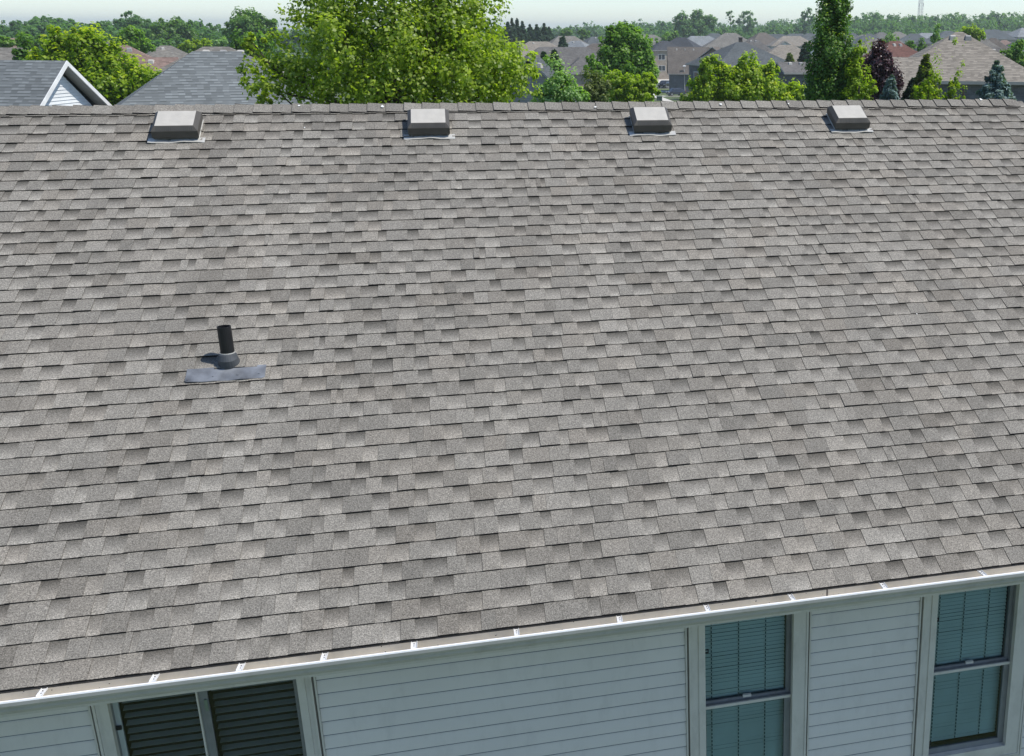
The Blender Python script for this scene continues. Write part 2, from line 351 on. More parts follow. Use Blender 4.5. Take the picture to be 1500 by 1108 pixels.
def shingle_piece(mb, x0, xt, x1, k, first):
    """one laminated shingle unit: a raised tab (x0..xt) and the lower exposed base (xt..x1), course k (exposed k-1..k)"""
    s0 = (k - 1) * E_ - .012; s1 = k * E_
    tone = random.choice((.84, .91, .97, 1.0, 1.04)) * random.uniform(.97, 1.03)
    hue = random.random() ** 2
    j0 = random.uniform(-.001, .001); j1 = random.uniform(-.001, .001)
    hb = .0104 + random.uniform(0, .0014); ht = hb + .0030 + random.uniform(0, .0012) + (.004 if random.random() < .03 else 0)
    h0t, h0b = .0044, .0012
    g = random.choice((0, 0, .0, .12))
    # tab: top, front, left side, right side
    def at3(t, d): return (t, d, hue)
    T = at3(tone * random.choice((.86, .93, 1.0)), g); Tb = at3(T[0], 0)
    a, b, c, d = rp(x0 + .0012, s0, h0t), rp(xt, s0, h0t), rp(xt, s1 + j1, ht), rp(x0 + .0012, s1 + j0, ht)
    mb.quad(d, c, b, a, 0, [Tb, Tb, T, T])
    D = at3(.10, 0)  # front and side edges tinted dark: their shade is put into the colour
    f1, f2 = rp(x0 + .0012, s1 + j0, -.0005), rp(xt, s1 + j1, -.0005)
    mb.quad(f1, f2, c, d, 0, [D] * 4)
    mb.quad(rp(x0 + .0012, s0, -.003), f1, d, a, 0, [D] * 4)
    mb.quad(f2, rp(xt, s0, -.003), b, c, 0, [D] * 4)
    if x1 > xt + .004:
        bt = tone * random.uniform(1.04, 1.16)
        dk = random.choice((.5, .65, .8, .9, 1.0, 1.15)); md = dk * .48
        sm = s0 + (s1 - s0) * random.uniform(.42, .6); hm = h0b + (hb - h0b) * .5
        p = [rp(xt, s0, h0b), rp(x1, s0, h0b), rp(xt, sm, hm), rp(x1, sm, hm), rp(xt, s1 + j1, hb), rp(x1, s1 + j1, hb)]
        mb.quad(p[2], p[3], p[1], p[0], 0, [at3(bt, md), at3(bt, md), at3(bt * .96, dk), at3(bt * .96, dk)])
        mb.quad(p[4], p[5], p[3], p[2], 0, [at3(bt * 1.12, 0), at3(bt * 1.12, 0), at3(bt, md), at3(bt, md)])
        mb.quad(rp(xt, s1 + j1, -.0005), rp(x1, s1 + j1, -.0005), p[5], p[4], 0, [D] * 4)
cells = []
for k in range(1, NC + 1):
    x = XL - random.uniform(0, .2)
    while x < XR:
        r_ = random.random()
        if r_ < .10: w_ = random.uniform(.06, .12); f = 1.0 if random.random() < .6 else .5
        elif r_ < .18: w_ = random.uniform(.13, .2); f = 1.0
        else: w_ = random.uniform(.19, .29); f = random.uniform(.38, .68)
        x1 = min(x + w_, XR); x0 = max(x, XL)
        if x1 > x0 + .02: cells.append((x0, min(x0 + (x1 - x0) * f, x1), x1, k))
        x += w_
# choose the 300 that show largest
area = []
for (x0, xt, x1, k) in cells:
    q = project(np.array([rp(x0, (k - 1) * E_), rp(x1, (k - 1) * E_), rp(x1, k * E_), rp(x0, k * E_)]))
    c = q.mean(0)
    a = .5 * abs(np.cross(q[2] - q[0], q[3] - q[1]))
    area.append(a if (5 < c[0] < 1495 and c[1] < 1105) else 0)
order = np.argsort(area)[::-1]; big = set(order[:300].tolist())
rest = MB()
for i, (x0, xt, x1, k) in enumerate(cells):
    if i in big:
        m1 = MB(); shingle_piece(m1, x0, xt, x1, k, False); m1.build('shingle', MAT['shingle'], roof, BASE, attr=True)
    else: shingle_piece(rest, x0, xt, x1, k, False)
o = rest.build('shingle_courses', MAT['shingle'], roof, BASE, attr=True); o['kind'] = 'stuff'
# starter strip and drip edge under the first course
mb = MB(); mb.hexa([rp(XL, S_E - .1, -.012), rp(XL, S_E + .004, -.012), rp(XR, S_E + .004, -.012), rp(XR, S_E - .1, -.012), rp(XL, S_E - .1, -.001), rp(XL, S_E + .004, -.001), rp(XR, S_E + .004, -.001), rp(XR, S_E - .1, -.001)])
mb.build('starter_strip', MAT['deck'], roof, BASE)
# ridge caps
x = 5.17
caps = []
while x > XL: caps.append(x); x -= .166
for i, xr in enumerate(caps):
    mb = MB(); x1 = xr + .05; x0 = xr - .166
    if i == 0: x1 = xr
    t = random.choice((.78, .84, .90, .95)) * random.uniform(.95, 1.03); hu = random.random() * .5
    for sgn in (-1, 1):
        j = random.uniform(-.004, .004)
        hl, hr = .027 + random.uniform(0, .004), .017
        P = lambda X, s, h: (X, sgn * s * CT + sgn * h * ST, -s * ST + h * CT)
        A = (t, 0, hu); D = (.08, 0, hu)  # D: cap edges nearly black, painting in the shadow gap beneath
        ws = .128 + j
        q = [P(x0, 0, 0), P(x1, 0, 0)]
        tl, tr = (x0, 0, hl * 1.15), (x1, 0, hr * 1.15)
        bl, br = P(x0 + .001, ws, hl), P(x1, ws, hr)
        rl, rr = P(x0 + .001, ws, .004), P(x1, ws, .004)
        if sgn < 0:
            mb.quad(bl, br, tr, tl, 0, [A] * 4); mb.quad(rl, rr, br, bl, 0, [D] * 4); mb.quad((x0, 0, hl * 1.15 - .008), rl, bl, tl, 0, [D] * 4); mb.quad(rr, (x1, 0, 0), tr, br, 0, [D] * 4)
        else:
            mb.quad(tl, tr, br, bl, 0, [A] * 4); mb.quad(bl, br, rr, rl, 0, [D] * 4); mb.quad(tl, bl, rl, (x0, 0, hl * 1.15 - .008), 0, [D] * 4)
    o = mb.build('ridge_cap', MAT['shingle'], roof, BASE, attr=True)
WS = plain('bird_dropping', (.7, .7, .66), .8)
for (px_, py_, r_) in ((438, 155, .012), (560, 156, .015), (446, 187, .006), (872, 157, .012), (1056, 153, .015), (1155, 152, .010), (1437, 146, .016), (1204, 395, .004), (1343, 460, .006)):
    d_ = FW + RT * (px_ - CAM['px']) / CAM['f'] - UP * (py_ - CAM['py']) / CAM['f']; nv = np.array([0, -ST, CT]); hh_ = .033 if py_ < 165 else .016
    q = CP + d_ * ((hh_ - CP @ nv) / (d_ @ nv)); mb = MB(); c_ = [(q[0] + r_ * random.uniform(.6, 1.2) * math.cos(a_), q[1] + r_ * random.uniform(.6, 1.6) * CT * math.sin(a_)) for a_ in np.linspace(0, 5.5, 8)]
    mb.poly([(x_, y_, q[2] + (y_ - q[1]) * .5 + .0015) for x_, y_ in c_]); mb.poly([(x_, y_, q[2] + (y_ - q[1]) * .5 - .001) for x_, y_ in c_][::-1]); mb.build('bird_dropping', WS, roof, BASE)
# rake edge boards
for xx in (XL, XR):
    mb = MB(); sg = 1 if xx > 0 else -1
    xa, xb = sorted((xx - .05 * sg, xx + .012 * sg))
    xa, xb = sorted((xx - .03 * sg, xx - .004 * sg))
    for d in (-1, 1):
        P = lambda X, s, h: (X, d * s * CT + d * h * ST, -s * ST + h * CT)
        mb.hexa([P(xa, 0.05, -.19), P(xb, 0.05, -.19), P(xb, S_E, -.19), P(xa, S_E, -.19), P(xa, 0.05, -.045), P(xb, 0.05, -.045), P(xb, S_E, -.045), P(xa, S_E, -.045)])
    mb.build('rake_board', MAT['trim'], house, BASE)

# --- gutter
EY, EZ = -S_E * CT, -S_E * ST          # eave edge
gut = MB()
yb = -5.335; zt = EZ - .022
prof_out = [(yb, zt - .094), (yb - .070, zt - .098), (yb - .088, zt - .072), (yb - .090, zt - .050), (yb - .118, zt - .036), (yb - .13, zt - .018), (yb - .132, zt + .004)]
gut.profile_x(prof_out, XL, XR, 0)
lipz = zt + .004
gut.profile_x([(yb - .132, lipz), (yb - .130, lipz + .009), (yb - .122, lipz + .010), (yb - .114, lipz + .004), (yb - .114, lipz - .006)], XL, XR, 1)
prof_in = [(yb - .1145, lipz - .006), (yb - .116, zt - .02), (yb - .088, zt - .050), (yb - .086, zt - .070), (yb - .068, zt - .095), (yb - .003, zt - .091), (yb - .003, zt - .004)]
gut.profile_x(prof_in, XL, XR, 2)
gut.quad((XL, yb - .003, zt - .004), (XR, yb - .003, zt - .004), (XR, yb + .002, zt - .004), (XL, yb + .002, zt - .004), 2)
for xx, s_ in ((XL, -1), (XR, 1)):
    gut.poly([(xx, *p) for p in ([(yb, zt)] + prof_out)][::s_], 0)
gutter = gut.build('gutter', [MAT['white_trim'], MAT['lip'], MAT['gutter_in']], house, BASE)
hx = [-6.9, -6.35, -5.75, -5.2, -4.7, -4.2, -3.70, -3.166, -2.623, -2.187, -1.749, -1.259, -.678, -.069, .475, 1.023, 1.641, 2.343, 2.9, 3.5, 4.1, 4.7, 5.15]
for x in hx:
    mb = MB(); yo = yb - .121; yi = yb - .008; zz = lipz + .012; wv = .016 + random.uniform(-.002, .002); sk = random.uniform(-.006, .006)
    mb.hexa([(x - wv, yo, zz - .003), (x + wv, yo, zz - .003), (x + wv + sk, yi, zz - .012), (x - wv + sk, yi, zz - .012), (x - wv, yo, zz), (x + wv, yo, zz), (x + wv + sk, yi, zz - .009), (x - wv + sk, yi, zz - .009)])
    for s in (-1, 1):
        xa, xb = sorted((x + s * wv, x + s * (wv - .003)))
        mb.hexa([(xa, yo, zz), (xb, yo, zz), (xb + sk, yi, zz - .009), (xa + sk, yi, zz - .009), (xa, yo, zz + .005), (xb, yo, zz + .005), (xb + sk, yi, zz - .003), (xa + sk, yi, zz - .003)])
    h = mb.build('gutter_hanger', MAT['farhang'], gutter, BASE)
    mb = MB(); mb.tube([(x + sk, yi - .002, zz + .001), (x + sk * 1.3, yi - .024, zz + .001)], [.0085, .0085], 8)
    mb.tube([(x + sk, yi + .004, zz + .001), (x + sk, yi - .002, zz + .001)], [.015, .015], 8)
    for dy in (.03, .055): mb.tube([(x + sk * .5, yo + dy, zz - .006), (x + sk * .5, yo + dy, zz - .001)], [.0035, .0035], 6)
    mb.build('screw', MAT['screw'], gutter, BASE)
mb = MB()
for _ in range(420):
    x_ = random.uniform(XL, XR); y_ = yb - random.uniform(.006, .06); z_ = zt - .0915 - (yb - y_) * .05; r_ = random.uniform(.002, .007)
    if random.random() < .35: y_ = yb - .0035; z_ = zt - random.uniform(.01, .085); mb.quad((x_, y_ - .0005, z_), (x_ + r_, y_ - .0005, z_), (x_ + r_, y_ - .0005, z_ + r_ * .7), (x_, y_ - .0005, z_ + r_ * .7))
    else: mb.quad((x_, y_ - r_, z_ + .001), (x_ + r_ * 1.5, y_, z_ + .002), (x_ + r_, y_ + r_, z_ + .003), (x_ - r_ * .5, y_ + r_ * .5, z_ + .001))
mb.build('debris', plain('leaf_litter', (.05, .04, .03), .9), gutter, BASE)['kind'] = 'stuff'
for x_ in (-4.4, 1.28):
    mb = MB(); mb.box(x_, yb - .0045, zt - .085, x_ + .012, yb - .0032, zt - .006); mb.build('seam', MAT['brownj'], gutter, BASE)
# fascia, soffit
mb = MB(); mb.box(XL + .02, yb + .003, EZ - .18, XR - .02, yb + .025, EZ - .024)
mb.build('fascia', MAT['trim'], house, BASE)
WY = -4.85
mb = MB(); mb.box(XL + .04, yb + .026, EZ - .17, XR - .04, WY - .002, EZ - .158)
for i in range(40):
    xx = XL + .1 + i * .3; mb.box(xx, yb + .03, EZ - .173, xx + .012, WY - .03, EZ - .1705)
mb.build('soffit', MAT['soffit'], house, BASE)

# --- wall body (core box behind the siding, with window openings cut through)
wins = [dict(o=(-3.135, -1.945), i=(-3.065, -2.015), kind='slider'), dict(o=(.475, 1.30), i=(.572, 1.205), kind='hung'), dict(o=(2.195, 3.045), i=(2.29, 2.935), kind='hung')]
WT, WB = -3.045, -4.62               # outer frame top, bottom
IT, IB = -3.125, -4.53               # clear opening
SX0, SX1 = XL + .35, XR - .35
ZS = EZ - .157
wall = MB()
segs = []; cur = SX0
for w_ in wins: segs.append((cur, w_['i'][0] - .03)); cur = w_['i'][1] + .03
segs.append((cur, SX1))
for a, b in segs: wall.box(a, WY + .012, -8.3, b, WY + .14, ZS)
for w_ in wins:
    a, b = w_['i'][0] - .0299, w_['i'][1] + .0299
    wall.box(a, WY + .012, -8.3, b, WY + .14, IB - .03); wall.box(a, WY + .012, IT + .03, b, WY + .14, ZS)
wall.box(SX0, 4.7, -8.3, SX1, 4.84, ZS)
for xx in (SX0, SX1 - .14):
    wall.box(xx + .001, WY + .141, -8.3, xx + .139, 4.699, ZS)
    wall.poly([(xx + .01, WY + .15, ZS), (xx + .01, 4.7, ZS), (xx + .01, 0, -.05)]); wall.poly([(xx + .13, WY + .15, ZS), (xx + .13, 4.7, ZS), (xx + .13, 0, -.05)])
wall.box(SX0 + .14, WY + .141, -5.6, SX1 - .14, 4.69, -5.5)
wallo = wall.build('wall', MAT['siding'], house, BASE)
# siding panels: each lap course between the openings is its own piece
def panel(mb, x0, x1, z0, z1):
    H = z1 - z0
    y = WY
    mb.poly([(x0, y - .016, z0 + .001), (x1, y - .016, z0 + .001), (x1, y - .013, z0 + H * .35), (x0, y - .013, z0 + H * .35)])
    mb.poly([(x0, y - .013, z0 + H * .35), (x1, y - .013, z0 + H * .35), (x1, y - .006, z0 + H * .8), (x0, y - .006, z0 + H * .8)])
    mb.poly([(x0, y - .006, z0 + H * .8), (x1, y - .006, z0 + H * .8), (x1, y + .003, z1 + .002), (x0, y + .003, z1 + .002)])
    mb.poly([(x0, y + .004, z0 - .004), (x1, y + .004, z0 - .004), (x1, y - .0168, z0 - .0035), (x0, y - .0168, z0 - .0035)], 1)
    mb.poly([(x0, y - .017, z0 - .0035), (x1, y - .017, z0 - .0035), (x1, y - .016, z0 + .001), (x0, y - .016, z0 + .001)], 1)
    for xx in (x0, x1): mb.poly([(xx, y + .004, z0), (xx, y - .016, z0 + .001), (xx, y - .013, z0 + H * .35), (xx, y + .003, z1 + .002), (xx, y + .011, z1)])
PH = .1016
z = WB - PH * 18 - .04
zrows = []
zz = -3.02 + .05
while zz > -8.2: zrows.append(zz); zz -= PH
openx = [(w_['o'][0] - .038, w_['o'][1] + .038) for w_ in wins]
lower = MB()
for ri, zt_ in enumerate(zrows):
    z0 = zt_ - PH
    spans = []
    if zt_ > WB - .02:
        cur = SX0 + .08
        for a, b in openx: spans.append((cur, a)); cur = b
        spans.append((cur, SX1 - .08))
    else: spans = [(SX0 + .08, SX1 - .08)]
    for a, b in spans:
        js = [a]
        pair = ri // 2
        lap = {(0): -.72, 1: .05, 2: -.05}.get(pair % 3 if b - a > 2 else -1)
        if lap is not None and a < lap < b and pair in (1, 2, 4, 5): js.append([-.83, .08, -.28][pair % 3])
        js.append(b)
        for u, v in zip(js[:-1], js[1:]):
            if zt_ > -4.9:
                mb = MB(); panel(mb, u, v + (.0 if v == b else -.0006), z0, zt_); mb.build('siding_panel', [MAT['siding'], MAT['lap_shade_dirt']], wallo, BASE)
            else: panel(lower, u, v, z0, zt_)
lower.build('lower_siding', [MAT['siding'], MAT['lap_shade_dirt']], wallo, BASE)['kind'] = 'stuff'
mb = MB(); mb.box(SX0 + .08, WY - .004, zrows[0] - .002, SX1 - .08, WY + .01, ZS - .002); mb.build('frieze_board', MAT['siding'], wallo, BASE)
for xx in (SX0, SX1 - .08):
    mb = MB(); mb.box(xx, WY - .02, -8.3, xx + .08, WY + .01, ZS - .003); mb.build('corner_post', MAT['trim'], wallo, BASE)

def frame_ring(mb, ox0, ox1, oz0, oz1, ix0, ix1, iz0, iz1, y0, y1, mi=0):
    """mitred rectangular ring, y0 = front, y1 = back"""
    O = [(ox0, oz0), (ox1, oz0), (ox1, oz1), (ox0, oz1)]; I = [(ix0, iz0), (ix1, iz0), (ix1, iz1), (ix0, iz1)]
    for i in range(4):
        a, b, c, d = O[i], O[(i + 1) % 4], I[(i + 1) % 4], I[i]
        mb.hexa([(a[0], y1, a[1]), (b[0], y1, b[1]), (c[0], y1, c[1]), (d[0], y1, d[1]), (a[0], y0, a[1]), (b[0], y0, b[1]), (c[0], y0, c[1]), (d[0], y0, d[1])], mi)
def tri_box(mb, *a): mb.box(*a)
for wi, w_ in enumerate(wins):
    ox0, ox1 = w_['o']; ix0, ix1 = w_['i']
    win = bpy.data.objects.new('window', None); link(win); win.parent = house; win.location = (ix0, WY, IB - BASE[2])
    OFF = (ix0, WY, IB)
    win['label'] = ['wide sliding window with dark open blinds', 'tall window with blinds and a middle rail, left of the two', 'tall window with blinds and a middle rail, at the right edge'][wi]
    # casing: outer flat, stepped
    mb = MB(); frame_ring(mb, ox0, ox1, WB, WT, ix0, ix1, IB, IT, WY - .028, WY + .011)
    frame_ring(mb, ix0 - .045, ix1 + .045, IB - .045, IT + .045, ix0 + .001, ix1 - .001, IB + .001, IT - .001, WY - .036, WY - .0282)
    mb.build('frame', MAT['trim'], win, OFF)
    mb = MB()   # J channel: two thin fins around the casing
    frame_ring(mb, ox0 - .037, ox1 + .037, WB - .037, WT + .037, ox0 - .026, ox1 + .026, WB - .026, WT + .026, WY - .024, WY + .003)
    frame_ring(mb, ox0 - .0145, ox1 + .0145, WB - .0145, WT + .0145, ox0 - .0005, ox1 + .0005, WB - .0005, WT + .0005, WY - .034, WY + .003)
    mb.build('channel', MAT['trim'], win, OFF)
    mb = MB(); frame_ring(mb, ox0 - .0255, ox1 + .0255, WB - .0255, WT + .0255, ox0 - .015, ox1 + .015, WB - .015, WT + .015, WY - .008, WY + .003)
    mb.build('channel_groove', MAT['brownj'], win, OFF)
    # jamb liner inside
    mb = MB(); frame_ring(mb, ix0 - .0295, ix1 + .0295, IB - .0295, IT + .0295, ix0, ix1, IB, IT, WY + .0115, WY + .13)
    mb.build('jamb', MAT['sash'], win, OFF)
    # dark room behind
    mb = MB(); mb.box(ix0 - .4, WY + .34, IB - .4, ix1 + .4, WY + .36, IT + .3); 
    for xx in (ix0 - .42, ix1 + .40): mb.box(xx, WY + .142, IB - .4, xx + .02, WY + .36, IT + .3)
    mb.box(ix0 - .4, WY + .142, IB - .42, ix1 + .4, WY + .36, IB - .401); mb.box(ix0 - .4, WY + .142, IT + .301, ix1 + .4, WY + .36, IT + .32)
    mb.build('room', MAT['dark'], win, OFF)
    if w_['kind'] == 'slider':
        mx = -2.575
        mb = MB(); frame_ring(mb, ix0 + .001, mx + .0, IB + .001, IT - .001, ix0 + .03, mx - .022, IB + .04, IT - .03, WY + .040, WY + .062); mb.build('sash', MAT['slat_dark'], win, OFF)
        mb = MB(); frame_ring(mb, mx - .010, ix1 - .001, IB + .001, IT - .001, mx + .04, ix1 - .03, IB + .04, IT - .03, WY + .012, WY + .036); mb.build('sash', MAT['sash'], win, OFF)
        mb = MB(); mb.box(mx - .02, WY - .006, IB + .001, mx - .011, WY + .03, IT - .001); mb.build('mullion', MAT['trim'], win, OFF)
        mb = MB(); mb.quad((ix0 + .03, WY + .05, IB + .04), (mx - .022, WY + .05, IB + .04), (mx - .022, WY + .05, IT - .03), (ix0 + .03, WY + .05, IT - .03)); mb.build('pane', MAT['glass_dark'], win, OFF)
        mb = MB(); mb.quad((mx + .04, WY + .024, IB + .04), (ix1 - .03, WY + .024, IB + .04), (ix1 - .03, WY + .024, IT - .03), (mx + .04, WY + .024, IT - .03)); mb.build('pane', MAT['glass_dark'], win, OFF)
        mb = MB(); mb.box(mx + .018, WY + .002, -3.30, mx + .036, WY + .0115, -3.22); mb.build('latch', plain('latch_green_grey', (.16, .2, .15), .5), win, OFF)
        nS = 26; sp = (IT - IB) / nS
        for side in ((ix0 + .035, mx - .03), (mx + .045, ix1 - .035)):
            for i in range(nS):
                zc = IT - .03 - sp * i; mb = MB(); xa, xb = side; dz = random.uniform(-.002, .002); tl = .0065 + random.uniform(-.001, .001)
                yy = WY + .085
                mb.hexa([(xa, yy, zc - tl + dz), (xb, yy, zc - tl), (xb, yy + .035, zc + tl - .002), (xa, yy + .035, zc + tl + dz - .002), (xa, yy, zc - tl + dz + .003), (xb, yy, zc - tl + .003), (xb, yy + .035, zc + tl + .001), (xa, yy + .035, zc + tl + dz + .001)])
                mb.build('blind_slat', MAT['slat_dark'], win, OFF)
        mb = MB(); mb.box(ix0 + .002, WY + .02, -3.36, ix0 + .03, WY + .032, -3.335); mb.build('screen_clip', MAT['screw'], win, OFF)
    else:
        rz = -3.815
        # upper sash further back, lower sash in front with raised bottom rail
        mb = MB(); frame_ring(mb, ix0 + .001, ix1 - .001, rz - .018, IT - .001, ix0 + .010, ix1 - .028, rz + .022, IT - .004, WY + .045, WY + .075); mb.build('upper_sash', MAT['sash'], win, OFF)
        mb = MB(); frame_ring(mb, ix0 + .0012, ix1 - .0012, IB + .001, rz + .002, ix0 + .014, ix1 - .045, IB + .045, rz - .018, WY + .014, WY + .042); mb.build('lower_sash', MAT['sash'], win, OFF)
        mb = MB(); mb.box(ix0 + .002, WY + .001, rz - .013, ix1 - .002, WY + .013, rz + .008); mb.build('meeting_rail', MAT['trim'], win, OFF)
        mb = MB(); mb.quad((ix0 + .012, WY + .055, rz + .022), (ix1 - .028, WY + .055, rz + .022), (ix1 - .028, WY + .055, IT - .004), (ix0 + .012, WY + .055, IT - .004)); mb.build('pane', MAT['glass'], win, OFF)
        mb = MB(); mb.quad((ix0 + .014, WY + .026, IB + .045), (ix1 - .045, WY + .026, IB + .045), (ix1 - .045, WY + .026, rz - .018), (ix0 + .014, WY + .026, rz - .018)); mb.build('pane', MAT['glass'], win, OFF)
        mb = MB(); mb.box((ix0 + ix1) / 2 - .03, WY + .03, rz + .022, (ix0 + ix1) / 2 + .03, WY + .05, rz + .04); mb.build('sash_lock', MAT['trim'], win, OFF)
        # blind: slats, joined (too fine to tell apart one by one), cords and bottom rail
        mb = MB(); n_ = 44; sp = (IT - IB - .05) / n_
        for i in range(n_):
            zc = IT - .02 - sp * i; yy = WY + .088; tl = .0110 + random.uniform(-.0009, .0009); dz = random.uniform(-.0012, .0012)
            mb.hexa([(ix0 + .006, yy, zc - tl + dz), (ix1 - .03, yy, zc - tl), (ix1 - .03, yy + .012, zc + tl - .001), (ix0 + .006, yy + .012, zc + tl + dz - .001), (ix0 + .006, yy - .0015, zc - tl + dz + .001), (ix1 - .03, yy - .0015, zc - tl + .001), (ix1 - .03, yy + .0105, zc + tl), (ix0 + .006, yy + .0105, zc + tl + dz)])
        b = mb.build('blind', MAT['slat_pale'], win, OFF); b['kind'] = 'stuff'
        for fx in (.11, .42, .73):
            xx = ix0 + (ix1 - ix0) * fx; mb = MB()
            for i in range(n_):
                zc = IT - .02 - sp * i; mb.box(xx - .0035, WY + .083, zc - .004, xx + .0035, WY + .0855, zc + .013)
            mb.build('blind_cord', MAT['cord'], win, OFF)
        for zc in ([-3.36, -4.42] if wi == 2 else [-3.36]):
            mb = MB(); frame_ring(mb, ix0 + .003, ix0 + .033, zc - .014, zc + .014, ix0 + .009, ix0 + .027, zc - .008, zc + .008, WY - .002, WY + .008); mb.build('screen_clip', MAT['screw'], win, OFF)

# --- box vents on the slope
def roof_vent(xc, tilt, i):
    loc = rp(xc, .402, 0)
    v = bpy.data.objects.new('roof_vent', None); link(v); v.parent = roof; v.location = (loc[0], loc[1], loc[2] - BASE[2])
    v['label'] = ['square metal roof vent at the left end of the row', 'square metal roof vent below the big maple', 'square metal roof vent right of the maple', 'square metal roof vent at the right end of the row'][i]
    v.rotation_euler = (TH, 0, tilt)
    # local frame: x along ridge, y up the slope, z out of the roof
    mb = MB(); n = 14; ww = .228
    ys = lambda x: -.185
    for j in range(n):                                           # flange, its free edge wavy
        xa, xb = -ww + 2 * ww * j / n, -ww + 2 * ww * (j + 1) / n
        wv = lambda x: .016 + .005 * math.sin(x * 17 + i * 1.7) + .002 * math.sin(x * 41 + i)
        yy = lambda x: -.206 + .002 * math.sin(x * 23 + i)
        mb.quad((xa, yy(xa), wv(xa)), (xb, yy(xb), wv(xb)), (xb, -.13, .0135), (xa, -.13, .0135))
        mb.quad((xa, yy(xa) , wv(xa) - .005), (xb, yy(xb), wv(xb) - .005), (xb, yy(xb), wv(xb)), (xa, yy(xa), wv(xa)))
    mb.quad((-ww + .045, -.13, .0137), (ww - .045, -.13, .0137), (ww - .045, .17, .0137), (-ww + .045, .17, .0137))
    for s in (-1, 1):                                            # upturned side ribs
        xa, xb = sorted((s * (ww - .05), s * (ww - .062)))
        mb.box(xa, -.13, .012, xb, .16, .032)
    mb.build('flange', MAT['flange'], v)
    mb = MB(); mb.box(-.14, -.11, .0138, .14, .13, .05); mb.build('collar', MAT['hood_dark'], v)
    # hood: rim + chamfer + flat top with soft dents, hollow underneath
    mb = MB(); a, b_ = .186, .158; z0, z1, z2 = .026, .104, .140; ta, tb = .153, .122
    yo = -.012; sh = .012
    ring = lambda hx_, hy, z, dy=0: [(-hx_, yo - hy + dy, z), (hx_, yo - hy + dy, z), (hx_, yo + hy + dy, z), (-hx_, yo + hy + dy, z)]
    r0 = ring(a - .008, b_ - .006, z0 - .0); r0b = ring(a - .0, b_, z0 + .022); r1 = ring(a, b_, z1); r2 = ring(ta, tb, z2); ri = ring(a - .014, b_ - .012, z0 + .004)
    # top: 4x4 grid slightly crowned
    g = 6
    for p in range(g):
        for q in range(g):
            def T(u, v_):
                x_ = -ta + 2 * ta * u / g; y_ = yo - tb + 2 * tb * v_ / g
                e = (1 - (x_ / ta) ** 2) * (1 - ((y_ - yo) / tb) ** 2)
                return (x_, y_, z2 + .004 * e + .001 * math.sin(u * 2.1 + i) * e)
            mb.quad(T(p, q), T(p + 1, q), T(p + 1, q + 1), T(p, q + 1))
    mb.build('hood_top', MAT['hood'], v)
    mb = MB()
    for A_, B_ in ((r0, r0b), (r0b, r1), (r1, r2)):
        for q in range(4): mb.quad(A_[q], A_[(q + 1) % 4], B_[(q + 1) % 4], B_[q])
    for q in range(4): mb.quad(r0[(q + 1) % 4], r0[q], ri[q], ri[(q + 1) % 4])
    mb.quad(*[(x_, y_, z0 + .045) for x_, y_, _ in ri][::-1])
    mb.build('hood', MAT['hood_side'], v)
    # louvre slots along the chamfer
    mb = MB()
    for q in range(18):
        xx = -.14 + q * .0165
        mb.hexa([(xx, yo - b_ + .006 - .001, z1 + .0045), (xx + .006, yo - b_ + .006 - .001, z1 + .0045), (xx + .006, yo - tb - .006 - .001, z2 - .0075), (xx, yo - tb - .006 - .001, z2 - .0075),
                 (xx, yo - b_ + .004 - .001, z1 + .0065), (xx + .006, yo - b_ + .004 - .001, z1 + .0065), (xx + .006, yo - tb - .008 - .001, z2 - .0055), (xx, yo - tb - .008 - .001, z2 - .0055)])
    mb.build('vent_slots', MAT['hood_dark'], v)
for i, (x, t) in enumerate(((-3.215, .01), (-1.08, 0), (1.012, -.012), (3.068, .008))): roof_vent(x, t, i)

# --- plumbing vent pipe with boot and flashing
pr = bpy.data.objects.new('vent_pipe', None); link(pr); pr.parent = roof
PX, PSL = -2.4975, 3.515
loc = rp(PX, PSL); pr.location = (loc[0], loc[1], loc[2] - BASE[2]); pr['label'] = 'black plastic plumbing vent pipe rising from a metal flashing'
mb = MB(); k = 24; H = .275; r1, r2 = .046, .040
for j in range(k):
    a, b_ = 2 * math.pi * j / k, 2 * math.pi * (j + 1) / k
    ca, sa, cb, sb = math.cos(a), math.sin(a), math.cos(b_), math.sin(b_)
    mb.quad((r1 * ca, r1 * sa, -.05), (r1 * cb, r1 * sb, -.05), (r1 * cb, r1 * sb, H), (r1 * ca, r1 * sa, H))
    mb.quad((r1 * ca, r1 * sa, H), (r1 * cb, r1 * sb, H), (r2 * cb, r2 * sb, H), (r2 * ca, r2 * sa, H))
    mb.quad((r2 * cb, r2 * sb, -.02), (r2 * ca, r2 * sa, -.02), (r2 * ca, r2 * sa, H), (r2 * cb, r2 * sb, H))
mb.build('pipe', MAT['abs'], pr, smooth=False)
mb = MB()
nrm = Vector((0, -ST, CT)); vert = Vector((0, 0, 1))
def ringp(c, ax, r, j, k=24):
    ax = ax.normalized(); u = Vector((1, 0, 0)); v = ax.cross(u); a = 2 * math.pi * j / k
    return Vector(c) + (u * math.cos(a) + v * math.sin(a)) * r
rings = [(nrm * .004, nrm, .073), (nrm * .022, nrm, .071), (nrm * .05 + vert * .006, nrm + vert, .066), (nrm * .03 + vert * .05, vert, .058), (nrm * .03 + vert * .056, vert, .048)]
for A_, B_ in zip(rings[:-1], rings[1:]):
    for j in range(24): mb.quad(ringp(A_[0], A_[1], A_[2], j), ringp(A_[0], A_[1], A_[2], j + 1), ringp(B_[0], B_[1], B_[2], j + 1), ringp(B_[0], B_[1], B_[2], j))
mb.build('boot', MAT['boot'], pr)
mb = MB()
